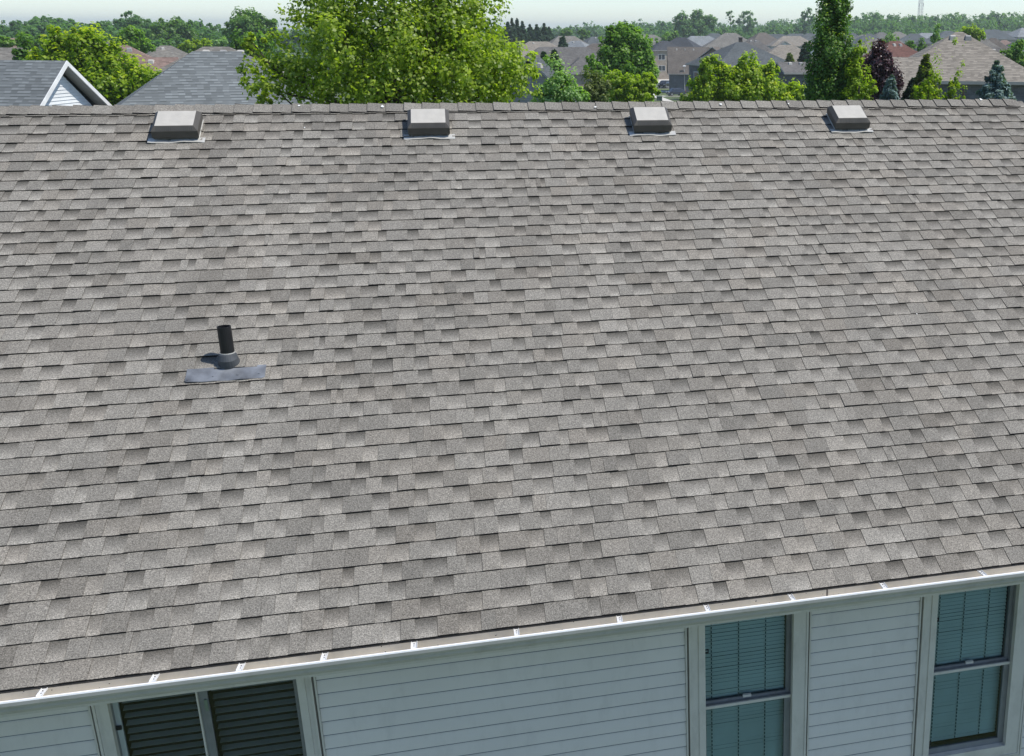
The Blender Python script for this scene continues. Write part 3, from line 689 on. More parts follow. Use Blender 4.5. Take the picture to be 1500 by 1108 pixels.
for j in range(24):
    c0 = nrm * .03 + vert * .057; c1 = nrm * .03 + vert * .063
    mb.quad(ringp(c0, vert, .0515, j), ringp(c0, vert, .0515, j + 1), ringp(c1, vert, .0505, j + 1), ringp(c1, vert, .0505, j))
    mb.quad(ringp(c1, vert, .0505, j), ringp(c1, vert, .0505, j + 1), ringp(c1, vert, .0462, j + 1), ringp(c1, vert, .0462, j))
mb.build('seal_ring', MAT['nail'], pr)
mb = MB(); nx, ny = 26, 6                          # dented apron plate lying over the course below
s0_, s1_ = 3.56, 3.703
def AP(i, j):
    u = i / nx; x = -2.762 + .515 * u; s = s0_ + (s1_ - s0_) * j / ny
    h = .0125 + .004 * math.sin(u * 9 + 1) * (j / ny) + .0025 * math.sin(u * 21) * (j / ny) + .002 * math.cos(j + u * 4) + .006 * j / ny
    if i in (0, nx) and j == ny: s -= .012
    s += .002 * math.sin(u * 13)
    return tuple(np.array(rp(x, s, h)) - np.array(loc))
for i in range(nx):
    for j in range(ny): mb.quad(AP(i, j + 1), AP(i + 1, j + 1), AP(i + 1, j), AP(i, j))
dn = np.array(rp(0, 0, -.006))
for i in range(nx): mb.quad(tuple(np.array(AP(i, ny)) + dn), tuple(np.array(AP(i + 1, ny)) + dn), AP(i + 1, ny), AP(i, ny))
for j in range(ny): mb.quad(tuple(np.array(AP(0, j)) + dn), tuple(np.array(AP(0, j + 1)) + dn), AP(0, j + 1), AP(0, j))
mb.build('flashing_plate', MAT['lead'], pr, smooth=True)
for ux, sj in ((.05, 5), (.38, 4.6), (.66, 4.0), (.96, 4.8)):
    p_ = np.array(AP(int(ux * nx), int(sj))); mb = MB(); mb.tube([tuple(p_ + nrm * -.002), tuple(p_ + nrm * .004)], [.009, .007], 8); mb.build('nail_head', MAT['lead'], pr)

#@@BACK@@
# ================================================================== FOLIAGE
def leaf_quads(P, N, size, rs, aspect=1.0, up=None):
    """one folded leaf per point: P centres, N normals"""
    n = len(P); N = N / (np.linalg.norm(N, axis=1, keepdims=True) + 1e-9)
    A = rs.normal(size=(n, 3)) if up is None else up + rs.normal(size=(n, 3)) * .35
    T = np.cross(N, A); T /= (np.linalg.norm(T, axis=1, keepdims=True) + 1e-9)
    B = np.cross(N, T)
    s = (size * rs.uniform(.65, 1.3, n))[:, None]
    fold = N * s * .22
    v = np.stack([P - B * s * .5 * aspect, P + T * s * .42 + fold, P + B * s * .55 * aspect, P - T * s * .42 + fold], 1).reshape(-1, 3)
    F = np.arange(n * 4).reshape(n, 4)
    return v, F
def crown_points(lobes, n, rs, clump=.33, nclump=None, shell=.55, stretch=1.0):
    """lobes: list of (cx,cy,cz,rx,ry,rz). returns points, outward normals, clump tint, height-in-clump"""
    L = np.array(lobes, dtype=float); vol = (L[:, 3] * L[:, 4] * L[:, 5]) ** .62; pr = vol / vol.sum()
    rmean = (L[:, 3] * L[:, 4] * L[:, 5]) ** (1 / 3)
    nclump = nclump or max(16, n // 55)
    li = rs.choice(len(L), nclump, p=pr)
    d = rs.normal(size=(nclump, 3)); d /= np.linalg.norm(d, axis=1, keepdims=True)
    r = rs.uniform(shell ** 1.6, 1, nclump) ** (1 / 1.6)
    C = L[li, :3] + d * r[:, None] * L[li, 3:6]
    ct = rs.uniform(0, 1, nclump); cs = clump * rmean[li] * rs.uniform(.6, 1.35, nclump)
    ci = rs.integers(0, nclump, n)
    g = rs.normal(size=(n, 3)); g /= np.linalg.norm(g, axis=1, keepdims=True); rr = rs.uniform(0, 1, n) ** (1 / 2.2)
    off = g * (rr * cs[ci])[:, None]; off[:, 2] *= stretch
    P = C[ci] + off
    k = int(n * .07); li2 = rs.choice(len(L), k, p=pr); g2 = rs.normal(size=(k, 3)); g2 /= np.linalg.norm(g2, axis=1, keepdims=True)
    P[:k] = L[li2, :3] + g2 * (rs.uniform(0, 1, k) ** .4)[:, None] * L[li2, 3:6] * .95
    Nn = off / (cs[ci][:, None]) * .8 + d[ci] * .5 + np.array([0, 0, .55]) + rs.normal(size=(n, 3)) * .45
    return P, Nn, ct[ci], off[:, 2] / (cs[ci] * stretch)
def foliage(name, mat, lobes, n, size, parent, off, seed, clump=.33, shell=.55, stretch=1.0, nclump=None, new=.25, aspect=1.0):
    rs = np.random.default_rng(seed)
    P, N, ct, hh = crown_points(lobes, n, rs, clump, nclump, shell, stretch)
    v, F = leaf_quads(P, N, size, rs, aspect)
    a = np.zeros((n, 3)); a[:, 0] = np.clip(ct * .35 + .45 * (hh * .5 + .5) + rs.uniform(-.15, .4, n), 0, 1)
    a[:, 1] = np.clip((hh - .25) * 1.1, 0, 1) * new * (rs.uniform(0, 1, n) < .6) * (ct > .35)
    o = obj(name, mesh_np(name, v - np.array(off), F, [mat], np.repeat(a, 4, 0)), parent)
    return o
def limb(mb, p, q, r0, r1, rs, n=5, wob=.06, k=6):
    p, q = np.array(p, float), np.array(q, float); L = np.linalg.norm(q - p)
    pts = [p + (q - p) * t + rs.normal(size=3) * wob * L * math.sin(math.pi * t) for t in np.linspace(0, 1, n)]
    mb.tube([tuple(a) for a in pts], list(np.linspace(r0, r1, n)), k)
    return pts
BARK = plain('tree_bark', (.075, .06, .048), .9, 0, .3, 6, bump=.4)
def px_lobes(lobes, Y, depth=1.0):
    """ellipsoids given by where they stand: (px, py, rx_px, ry_px[, dY]) on the tree's own plane"""
    out = []
    for l_ in lobes:
        y = Y + (l_[4] if len(l_) > 4 else 0)
        c = at(l_[0], l_[1], y); e = at(l_[0] + l_[2], l_[1], y); f = at(l_[0], l_[1] - l_[3], y)
        rx = abs(e[0] - c[0]); rz = abs(f[2] - c[2]); out.append((c[0], y, c[2], rx, rx * depth, rz))
    return out
def tree(name, label, cat, mat, Y, lobes, n, size, seed, group=None, clump=.29, shell=.55, stretch=1.0, depth=.9, new=.25, trunk_r=None, nlimb=6, aspect=1.0, nclump=None, base_lobe=True):
    if Y > 11.5: n = int(n * 1.7); size = size * .72; shell = shell * .8
    L = px_lobes(lobes, Y, depth); rs = np.random.default_rng(seed + 999)
    cx = np.average([l_[0] for l_ in L], weights=[l_[3] * l_[5] for l_ in L]); cz = min(l_[2] - l_[5] for l_ in L); top = max(l_[2] + l_[5] * .7 for l_ in L)
    g = gz(Y); W = max(l_[3] for l_ in L)
    if base_lobe and cz - g > (top - cz) * .6:       # the crown goes on below what the ridge lets one see
        L.append((cx, Y, cz - (cz - g) * .22, W * .95, W * .95 * depth, (cz - g) * .45)); 
    t = thing(name, (cx, Y, g), label, cat, group)
    r = trunk_r or max(.08, W * .07)
    mb = MB(); limb(mb, (cx, Y, g - .1), (cx + rs.normal() * .1, Y, cz + (top - cz) * .75), r, r * .25, rs, 7, .012, 8)
    for i in range(nlimb):
        l_ = L[i % len(L)]; z0 = g + (max(cz, g + 1) - g) * rs.uniform(.55, 1.0)
        q = (l_[0] + rs.uniform(-.6, .6) * l_[3], Y + rs.uniform(-.6, .6) * l_[4], l_[2] + rs.uniform(-.2, .6) * l_[5])
        limb(mb, (cx, Y, z0), q, r * .32, r * .05, rs, 6, .05, 5)
    mb.build('trunk', BARK, t, (cx, Y, g))
    foliage('crown', mat, L, n, size, t, (cx, Y, g), seed, clump, shell, stretch, nclump, new, aspect)
    return t
def conifer(name, label, cat, mat, px, pytop, Y, wpx, n, size, seed, pybase=None, group=None, sparse=1.0):
    size *= .72; n = int(n * 1.9)
    top = at(px, pytop, Y); g = gz(Y); cx = top[0]; H = top[2] - g
    b = at(px, pybase if pybase else 150, Y); e = at(px + wpx / 2, pybase if pybase else 150, Y); Rv = e[0] - b[0]; hv = top[2] - b[2]
    slope = Rv / hv; rs = np.random.default_rng(seed)
    t = thing(name, (cx, Y, g), label, cat, group)
    mb = MB(); mb.tube([(cx, Y, g - .1), (cx, Y, top[2] - .05)], [max(.06, H * .018), .01], 7); 
    nb = int(130 * sparse)
    P = []; N = []; ct = []
    per = n // nb
    for i in range(nb):
        u = rs.uniform(0, 1) ** .6; z = top[2] - u * min(H * .9, hv * 1.5); R_ = slope * (top[2] - z) * rs.uniform(.75, 1.15) + .05; az = rs.uniform(0, 6.28)
        d = np.array([math.cos(az), math.sin(az), 0]); tip = np.array([cx, Y, z + R_ * .12]) + d * R_; root = np.array([cx, Y, z + R_ * .05])
        mb.tube([tuple(root), tuple(tip)], [.018, .005], 4, caps=False)
        k = rs.uniform(0, 1, per) ** .6; side = np.cross(d, [0, 0, 1]); wd = (1.05 - k) * R_ * .38 + .03
        q = root + (tip - root) * k[:, None] + side * (rs.uniform(-1, 1, per) * wd)[:, None] + np.array([0, 0, 1]) * (rs.normal(size=per) * .05 * (R_ + .3) - (k * k * R_ * .12))[:, None]
        P.append(q); N.append(np.tile([0, 0, 1.0], (per, 1)) + rs.normal(size=(per, 3)) * .5 + d * .4); ct.append(np.full(per, rs.uniform(0, .7)))
    P = np.concatenate(P); N = np.concatenate(N); ct = np.concatenate(ct)
    v, F = leaf_quads(P, N, size, rs, 1.9)
    a = np.zeros((len(P), 3)); a[:, 0] = np.clip(ct + rs.uniform(-.1, .4, len(P)), 0, 1)
    mb.build('trunk', BARK, t, (cx, Y, g))
    obj('crown', mesh_np('crown', v - np.array([cx, Y, g]), F, [mat], np.repeat(a, 4, 0)), t)
    return t

LM = {}
LM['maple'] = leaf_mat('maple_foliage', (.075, .14, .012), (.36, .45, .05), 0.5, 0.45, (0.55, 0.62, 0.2))
LM['lime'] = leaf_mat('lime_foliage', (0.09, 0.17, 0.01), (0.34, 0.45, 0.025), 0.5, 0.5, (0.58, 0.58, 0.06))
LM['green'] = leaf_mat('green_foliage', (0.05, 0.13, 0.02), (0.19, 0.34, 0.045), 0.45, 0.5, (0.34, 0.45, 0.08))
LM['deep'] = leaf_mat('deep_foliage', (.028, .085, .016), (.14, .27, .04), .42, .5, (.48, .55, .06))
LM['olive'] = leaf_mat('olive_foliage', (0.06, 0.09, 0.018), (0.16, 0.2, 0.05), 0.35, 0.55)
LM['pale'] = leaf_mat('pale_foliage', (0.08, 0.18, 0.04), (0.27, 0.42, 0.14), 0.42, 0.5, (0.62, 0.7, 0.42))
LM['plum'] = leaf_mat('plum_foliage', (0.012, 0.006, 0.009), (0.06, 0.02, 0.032), 0.25, 0.4, (0.2, 0.075, 0.085))
LM['blue'] = leaf_mat('blue_foliage', (0.06, 0.11, 0.11), (0.22, 0.32, 0.31), 0.15, 0.6)
LM['dark'] = leaf_mat('dark_foliage', (0.015, 0.045, 0.022), (0.055, 0.11, 0.055), 0.2, 0.6)
LM['far'] = leaf_mat('far_foliage', (0.04, 0.11, 0.035), (0.15, 0.28, 0.085), 0.42, 0.6)

# --- the big maple behind the ridge
tree('maple_tree', 'big bright green maple rising just behind the ridge, cut by the top of the photo', 'tree', LM['maple'], 11.0,
     [(590, 45, 150, 95), (520, 60, 110, 90, -.6), (650, 50, 105, 95, .5), (705, 105, 85, 65, -.5), (745, 110, 48, 50), (430, 95, 75, 60, .3), (385, 125, 45, 32, -.4), (480, 10, 60, 55, .2), (575, -60, 140, 75), (670, 0, 65, 60), (590, 125, 170, 50, .2), (368, 62, 24, 14)],
     64000, .070, 11, clump=.21, shell=.22, depth=.85, new=.75, trunk_r=.17, nlimb=26, nclump=1500)
# --- trees in the yards
tree('maple_tree', 'yellow green tree with many upright shoots behind the grey gabled roof', 'tree', LM['lime'], 42,
     [(88, 78, 26, 36), (128, 80, 34, 36), (165, 100, 36, 36), (205, 122, 30, 28), (105, 115, 40, 40), (150, 125, 45, 32), (180, 128, 40, 28), (60, 92, 22, 20), (85, 55, 11, 14), (108, 56, 9, 14), (125, 55, 12, 12), (150, 70, 8, 14), (166, 75, 7, 14), (222, 112, 13, 14)],
     15000, .20, 12, clump=.34, shell=.45, stretch=1.7, new=.9)
tree('young_tree', 'small dark green round tree beside the left gabled roof', 'tree', LM['deep'], 60, [(40, 84, 22, 12), (30, 88, 14, 10)], 1800, .28, 13)
tree('shade_tree', 'light green tree rising behind the pinkish roof on the left', 'tree', LM['green'], 112, [(188, 55, 20, 16), (205, 66, 18, 14), (180, 66, 16, 14)], 3200, .42, 14, new=.7)
tree('shade_tree', 'large dark round tree between the hip roof and the maple, its top against the sky', 'tree', LM['deep'], 205, [(366, 36, 32, 22), (350, 48, 22, 22), (388, 44, 20, 22), (368, 60, 34, 24)], 6500, .62, 15, clump=.3)
tree('shade_tree', 'mid green tree left of the maple in front of the dark round tree', 'tree', LM['green'], 95, [(362, 62, 26, 16), (380, 68, 20, 18), (350, 70, 14, 12)], 4000, .34, 16, stretch=1.4)
tree('shade_tree', 'bright green bush-like tree behind the far hip roofs on the left', 'tree', LM['lime'], 150, [(278, 66, 16, 8), (302, 64, 12, 9), (268, 70, 8, 7)], 2200, .42, 17)
tree('shade_tree', 'pale grey green willow-like tree beside the pale tan hip roof', 'tree', LM['pale'], 190, [(322, 62, 14, 8), (318, 68, 14, 6)], 1600, .45, 18)
tree('shade_tree', 'dark oak with layered branches behind the pale tan hip roof', 'tree', LM['deep'], 250, [(255, 44, 30, 17), (275, 52, 24, 15), (232, 52, 24, 15), (250, 62, 40, 14)], 6500, .66, 19, clump=.26)
tree('shade_tree', 'tall thin-topped tree standing above the left woodland', 'tree', LM['far'], 300, [(190, 26, 14, 11), (205, 34, 18, 12), (188, 40, 24, 14)], 3500, .55, 20, clump=.22, shell=.7)
tree('shade_tree', 'light green tree at the left edge above the brown roof', 'tree', LM['green'], 130, [(6, 62, 14, 9), (32, 64, 14, 8), (46, 68, 8, 6), (65, 60, 16, 8)], 3000, .4, 21, new=.6)
tree('ornamental_tree', 'pale green loose tree right against the maple on its right side', 'tree', LM['pale'], 20, [(822, 128, 28, 22), (800, 140, 22, 18), (840, 142, 24, 16), (815, 118, 14, 12)], 5200, .105, 22, clump=.3, new=.8)
tree('shrub', 'olive brown shrub between the pale loose tree and the bright hedge', 'shrub', LM['olive'], 30, [(872, 138, 24, 18), (855, 142, 16, 14), (885, 126, 14, 10)], 5200, .12, 23, new=.1)
tree('shade_tree', 'narrow deep green tree left of the big round green tree', 'tree', LM['green'], 52, [(866, 104, 11, 22), (878, 112, 13, 22), (888, 122, 14, 20)], 3400, .2, 24, stretch=1.3, new=.3)
tree('shade_tree', 'big round fresh green tree with a broad crown right of the maple', 'tree', LM['green'], 62, [(915, 62, 24, 26), (897, 74, 22, 26), (933, 74, 22, 28), (915, 95, 40, 26), (895, 52, 10, 12), (925, 48, 12, 14), (952, 108, 13, 18), (940, 90, 20, 22)], 14000, .24, 25, clump=.3, stretch=1.35, new=.55)
tree('hedge_tree', 'bright green flat-topped tree below the big round tree', 'tree', LM['lime'], 40, [(900, 116, 18, 12), (925, 120, 24, 13), (945, 122, 17, 15), (955, 134, 12, 14), (905, 138, 20, 15), (930, 140, 26, 16)], 9500, .15, 26, clump=.28, stretch=.8, new=.15)
conifer('spruce_tree', 'dark slim spruce in front of the large grey hip roof', 'tree', LM['dark'], 812, 74, 75, 26, 5200, .30, 27, 118)
conifer('spruce_tree', 'small dark conifer left of the slim spruce', 'tree', LM['dark'], 796, 76, 80, 12, 2200, .28, 28, 96)
tree('young_tree', 'bright young tree beneath the small dark conifer', 'tree', LM['green'], 72, [(800, 92, 8, 9), (804, 96, 8, 8)], 1200, .26, 29)
conifer('spruce_tree', 'dark spruce beside the distant grey tan gable', 'tree', LM['dark'], 824, 54, 190, 12, 1200, .6, 30, 68)
tree('maple_tree', 'broad yellow green maple in the middle right, behind the ridge', 'tree', LM['lime'], 36,
     [(1040, 104, 17, 22), (1030, 132, 26, 22), (1070, 128, 30, 26), (1100, 104, 20, 24), (1105, 130, 34, 26), (1130, 112, 14, 22), (1140, 136, 30, 20), (1165, 138, 16, 16), (1088, 112, 14, 20), (1060, 106, 14, 14), (1012, 146, 14, 12)],
     19000, .16, 31, clump=.3, shell=.35, stretch=1.35, new=.95)
tree('columnar_tree', 'tall columnar deep green tree reaching past the top of the photo', 'tree', LM['deep'], 17,
     [(1218, 30, 24, 46), (1208, 70, 24, 46), (1224, 80, 26, 46), (1200, 112, 20, 36), (1212, 125, 28, 32), (1235, 110, 22, 40), (1226, -10, 22, 36), (1240, 135, 20, 22), (1232, 10, 14, 30), (1192, 132, 12, 24)],
     24000, .085, 32, clump=.26, shell=.4, stretch=1.4, new=1.0, depth=1.0)
tree('columnar_tree', 'narrow yellow-tipped tree hugging the right side of the columnar tree', 'tree', LM['lime'], 16.5, [(1256, 92, 9, 34), (1250, 118, 12, 30), (1263, 70, 7, 14), (1245, 140, 12, 18)], 4600, .08, 33, stretch=1.4, new=.8)
tree('plum_tree', 'dark purple plum tree right of the columnar tree', 'tree', LM['plum'], 27, [(1284, 100, 20, 36), (1296, 120, 22, 34), (1272, 122, 18, 34), (1308, 124, 14, 26), (1288, 76, 10, 15), (1262, 140, 14, 20), (1300, 96, 8, 18)], 15000, .12, 34, clump=.28, stretch=1.8, new=.6)
tree('young_tree', 'small yellow green sapling in front of the purple plum tree', 'tree', LM['lime'], 12, [(1268, 140, 12, 14), (1276, 128, 9, 10), (1258, 146, 10, 8), (1281, 120, 4, 5)], 1900, .062, 35, stretch=1.2, new=.9)
conifer('spruce_tree', 'small blue spruce in front of the purple plum tree', 'tree', LM['blue'], 1305, 112, 16, 24, 5200, .075, 36, 150)
conifer('pine_tree', 'slender olive pine against the tan hip roof', 'tree', LM['olive'], 1357, 80, 26, 26, 4600, .12, 37, 124, sparse=.8)
conifer('spruce_tree', 'dark low conifer between the roof rake and the slender pine', 'tree', LM['dark'], 1338, 112, 27, 26, 3600, .12, 38, 146)
tree('young_tree', 'yellow green young tree left of the pair in front of the slate blue wall', 'tree', LM['lime'], 13, [(1362, 132, 13, 16), (1348, 138, 12, 12), (1370, 118, 8, 12), (1374, 140, 8, 12), (1373, 112, 5, 9)], 3600, .06, 39, stretch=1.4, new=.8)
tree('young_tree', 'taller of the two slim saplings against the slate blue wall', 'tree', LM['lime'], 13.5, [(1394, 130, 7, 16), (1402, 118, 6, 12), (1390, 142, 6, 10)], 1500, .06, 40, stretch=1.5, new=.8)
tree('young_tree', 'shorter of the two slim saplings against the slate blue wall', 'tree', LM['lime'], 13.2, [(1410, 136, 7, 10), (1403, 142, 7, 8), (1414, 130, 3, 6)], 1000, .06, 41, stretch=1.4, new=.8)
conifer('spruce_tree', 'large blue spruce near the right end of the ridge', 'tree', LM['blue'], 1462, 86, 20, 46, 9500, .10, 42, 146)
tree('shade_tree', 'green tree at the right edge beside the tan hip roof', 'tree', LM['green'], 62, [(1490, 72, 14, 14), (1478, 82, 10, 8), (1500, 88, 14, 12), (1470, 75, 6, 4)], 3600, .22, 43)
tree('shade_tree', 'bright green tree just behind the peak of the tan hip roof', 'tree', LM['lime'], 120, [(1418, 47, 12, 8), (1430, 52, 12, 8), (1406, 50, 8, 6)], 2600, .36, 44, stretch=1.3)
tree('shade_tree', 'small green tree left of the peak of the tan hip roof', 'tree', LM['green'], 110, [(1370, 55, 8, 8), (1375, 60, 7, 6)], 1300, .32, 45)
tree('shade_tree', 'left one of two dark trees beside the red brown roof', 'tree', LM['deep'], 115, [(1334, 68, 9, 8)], 1300, .32, 46)
tree('shade_tree', 'right one of two dark trees beside the red brown roof', 'tree', LM['deep'], 116, [(1351, 70, 8, 8)], 1200, .32, 47)
tree('shade_tree', 'light green tree above the red brown roof', 'tree', LM['green'], 180, [(1300, 60, 14, 5), (1312, 58, 8, 5)], 1100, .45, 48)
conifer('spruce_tree', 'dark conifer beside the tan hip roof left of the columnar tree', 'tree', LM['dark'], 1180, 62, 120, 20, 2600, .42, 49, 92)
conifer('spruce_tree', 'small conifer in front of the pale green wall', 'tree', LM['olive'], 1157, 78, 118, 14, 1500, .38, 50, 94)
tree('shade_tree', 'small dark tree in front of the far blue grey roofs, left of the clump', 'tree', LM['deep'], 310, [(951, 58, 8, 6)], 700, .6, 51)
tree('shade_tree', 'leaning light green tree below the dark clump', 'tree', LM['green'], 305, [(980, 54, 12, 9), (968, 60, 9, 6), (990, 50, 6, 6)], 1700, .6, 52)
tree('shade_tree', 'large dark clump of tall trees above the far roofs, left of centre right', 'tree', LM['far'], 430, [(1000, 34, 14, 14), (1022, 30, 14, 15), (1040, 34, 10, 14), (1012, 42, 24, 12)], 6500, .95, 53, clump=.3)
tree('shade_tree', 'low round dark tree, left of a pair behind the grey tan gable', 'tree', LM['deep'], 330, [(829, 47, 11, 5)], 900, .8, 54)
tree('shade_tree', 'low round dark tree, right of a pair behind the grey tan gable', 'tree', LM['deep'], 335, [(854, 48, 9, 5)], 900, .8, 55)
tree('shade_tree', 'lone thin tree with an open crown above the woodland, left one', 'tree', LM['far'], 520, [(1071, 21, 8, 5), (1066, 26, 4, 3)], 500, .9, 56, shell=.8, clump=.22)
tree('shade_tree', 'taller round-topped tree above the woodland', 'tree', LM['far'], 520, [(1095, 22, 9, 8), (1086, 30, 8, 8), (1100, 34, 10, 8)], 1800, .9, 57)
tree('shade_tree', 'tree with a notched top above the woodland, beside the columnar tree', 'tree', LM['far'], 520, [(1182, 20, 8, 8), (1180, 32, 9, 10), (1190, 26, 6, 8)], 1800, .9, 58)
for i, (px, top, wd) in enumerate(((744, 31, 12), (750, 27, 10), (757, 27, 9), (764, 30, 14), (776, 36, 10), (786, 35, 12), (797, 35, 12), (804, 40, 10))):
    conifer('spruce_tree', ['dark spruce at the left end of the distant row', 'thin-topped dark spruce, second in the distant row', 'thin-topped dark spruce, third in the distant row', 'broad dark spruce, fourth in the distant row', 'short dark spruce in the middle of the distant row', 'dark spruce, third from the right end of the distant row', 'dark spruce, second from the right end of the distant row', 'dark spruce at the right end of the distant row'][i],
            'tree', LM['dark'], px, top, 265 + i * 3, wd * 1.6, 4200, .46, 60 + i, 58, group='row of dark spruces right of the maple')

# ================================================================== HOUSES
RC = dict(bluegrey=(.215, .235, .238), tan=(.34, .305, .255), brown=(.185, .162, .14), pink=(.31, .22, .185), grey=(.185, .178, .168), dark=(.085, .09, .10), pale=(.30, .32, .33), red=(.20, .105, .085), taupe=(.255, .24, .212), slate=(.13, .145, .15))
RM = {k: far_shingle('shingle_' + k, tuple(.72 * x for x in v), .55) for k, v in RC.items()}
WM = dict(white=siding_far('siding_white', (.62, .63, .62)), cream=siding_far('siding_cream', (.52, .48, .38)), green=siding_far('siding_green_grey', (.33, .37, .34)), greys=siding_far('siding_grey', (.30, .30, .29)),
          brick=brick_mat('brick_slate', (.105, .11, .125)), red=brick_mat('brick_orange', (.40, .24, .14)), tanb=brick_mat('brick_tan', (.30, .25, .20)), brown=brick_mat('brick_brown', (.16, .115, .09)))
EAVE = plain('eave_metal', (.30, .29, .27), .5); EAVEW = plain('eave_white', (.70, .70, .68), .5)
def roof_hip(mb, L, W, h, kind, z0, th=.16, ox=0, oy=0):
    """roof over the rectangle L x W (ridge along x), eave at z0, ridge at z0+h"""
    a, b = L / 2, W / 2; r = max(a - b, .02) if kind == 'hip' else a
    e = [(ox - a, oy - b, z0), (ox + a, oy - b, z0), (ox + a, oy + b, z0), (ox - a, oy + b, z0)]
    R0, R1 = (ox - r, oy, z0 + h), (ox + r, oy, z0 + h)
    mb.poly([e[0], e[1], R1, R0], 0); mb.poly([e[2], e[3], R0, R1], 0)
    if kind == 'hip': mb.poly([e[1], e[2], R1], 0); mb.poly([e[3], e[0], R0], 0)
    d = [(p[0], p[1], z0 - th) for p in e]
    for i in range(4):
        if kind == 'gable' and i in (1, 3): continue
        mb.poly([d[i], d[(i + 1) % 4], e[(i + 1) % 4], e[i]], 1)
    mb.poly(d[::-1], 1)
    if kind == 'gable':
        for sx in (0, 1):
            X0 = ox - a if sx == 0 else ox + a; X1 = X0 + (.06 if sx == 0 else -.06); 
            tri = [(X1 + (.3 if sx == 0 else -.3), oy - b + .4, z0 - th), (X1 + (.3 if sx == 0 else -.3), oy + b - .4, z0 - th), (X1 + (.3 if sx == 0 else -.3), oy, z0 + h - .25)]
            mb.poly(tri, 2)
            for s in (-1, 1):
                P = [(X0 - .002 if sx == 0 else X0 + .002, oy + s * b, z0), (X0 - .002 if sx == 0 else X0 + .002, oy, z0 + h), (X0 - .002 if sx == 0 else X0 + .002, oy, z0 + h - .15), (X0 - .002 if sx == 0 else X0 + .002, oy + s * b, z0 - .15)]
                mb.poly(P, 1)
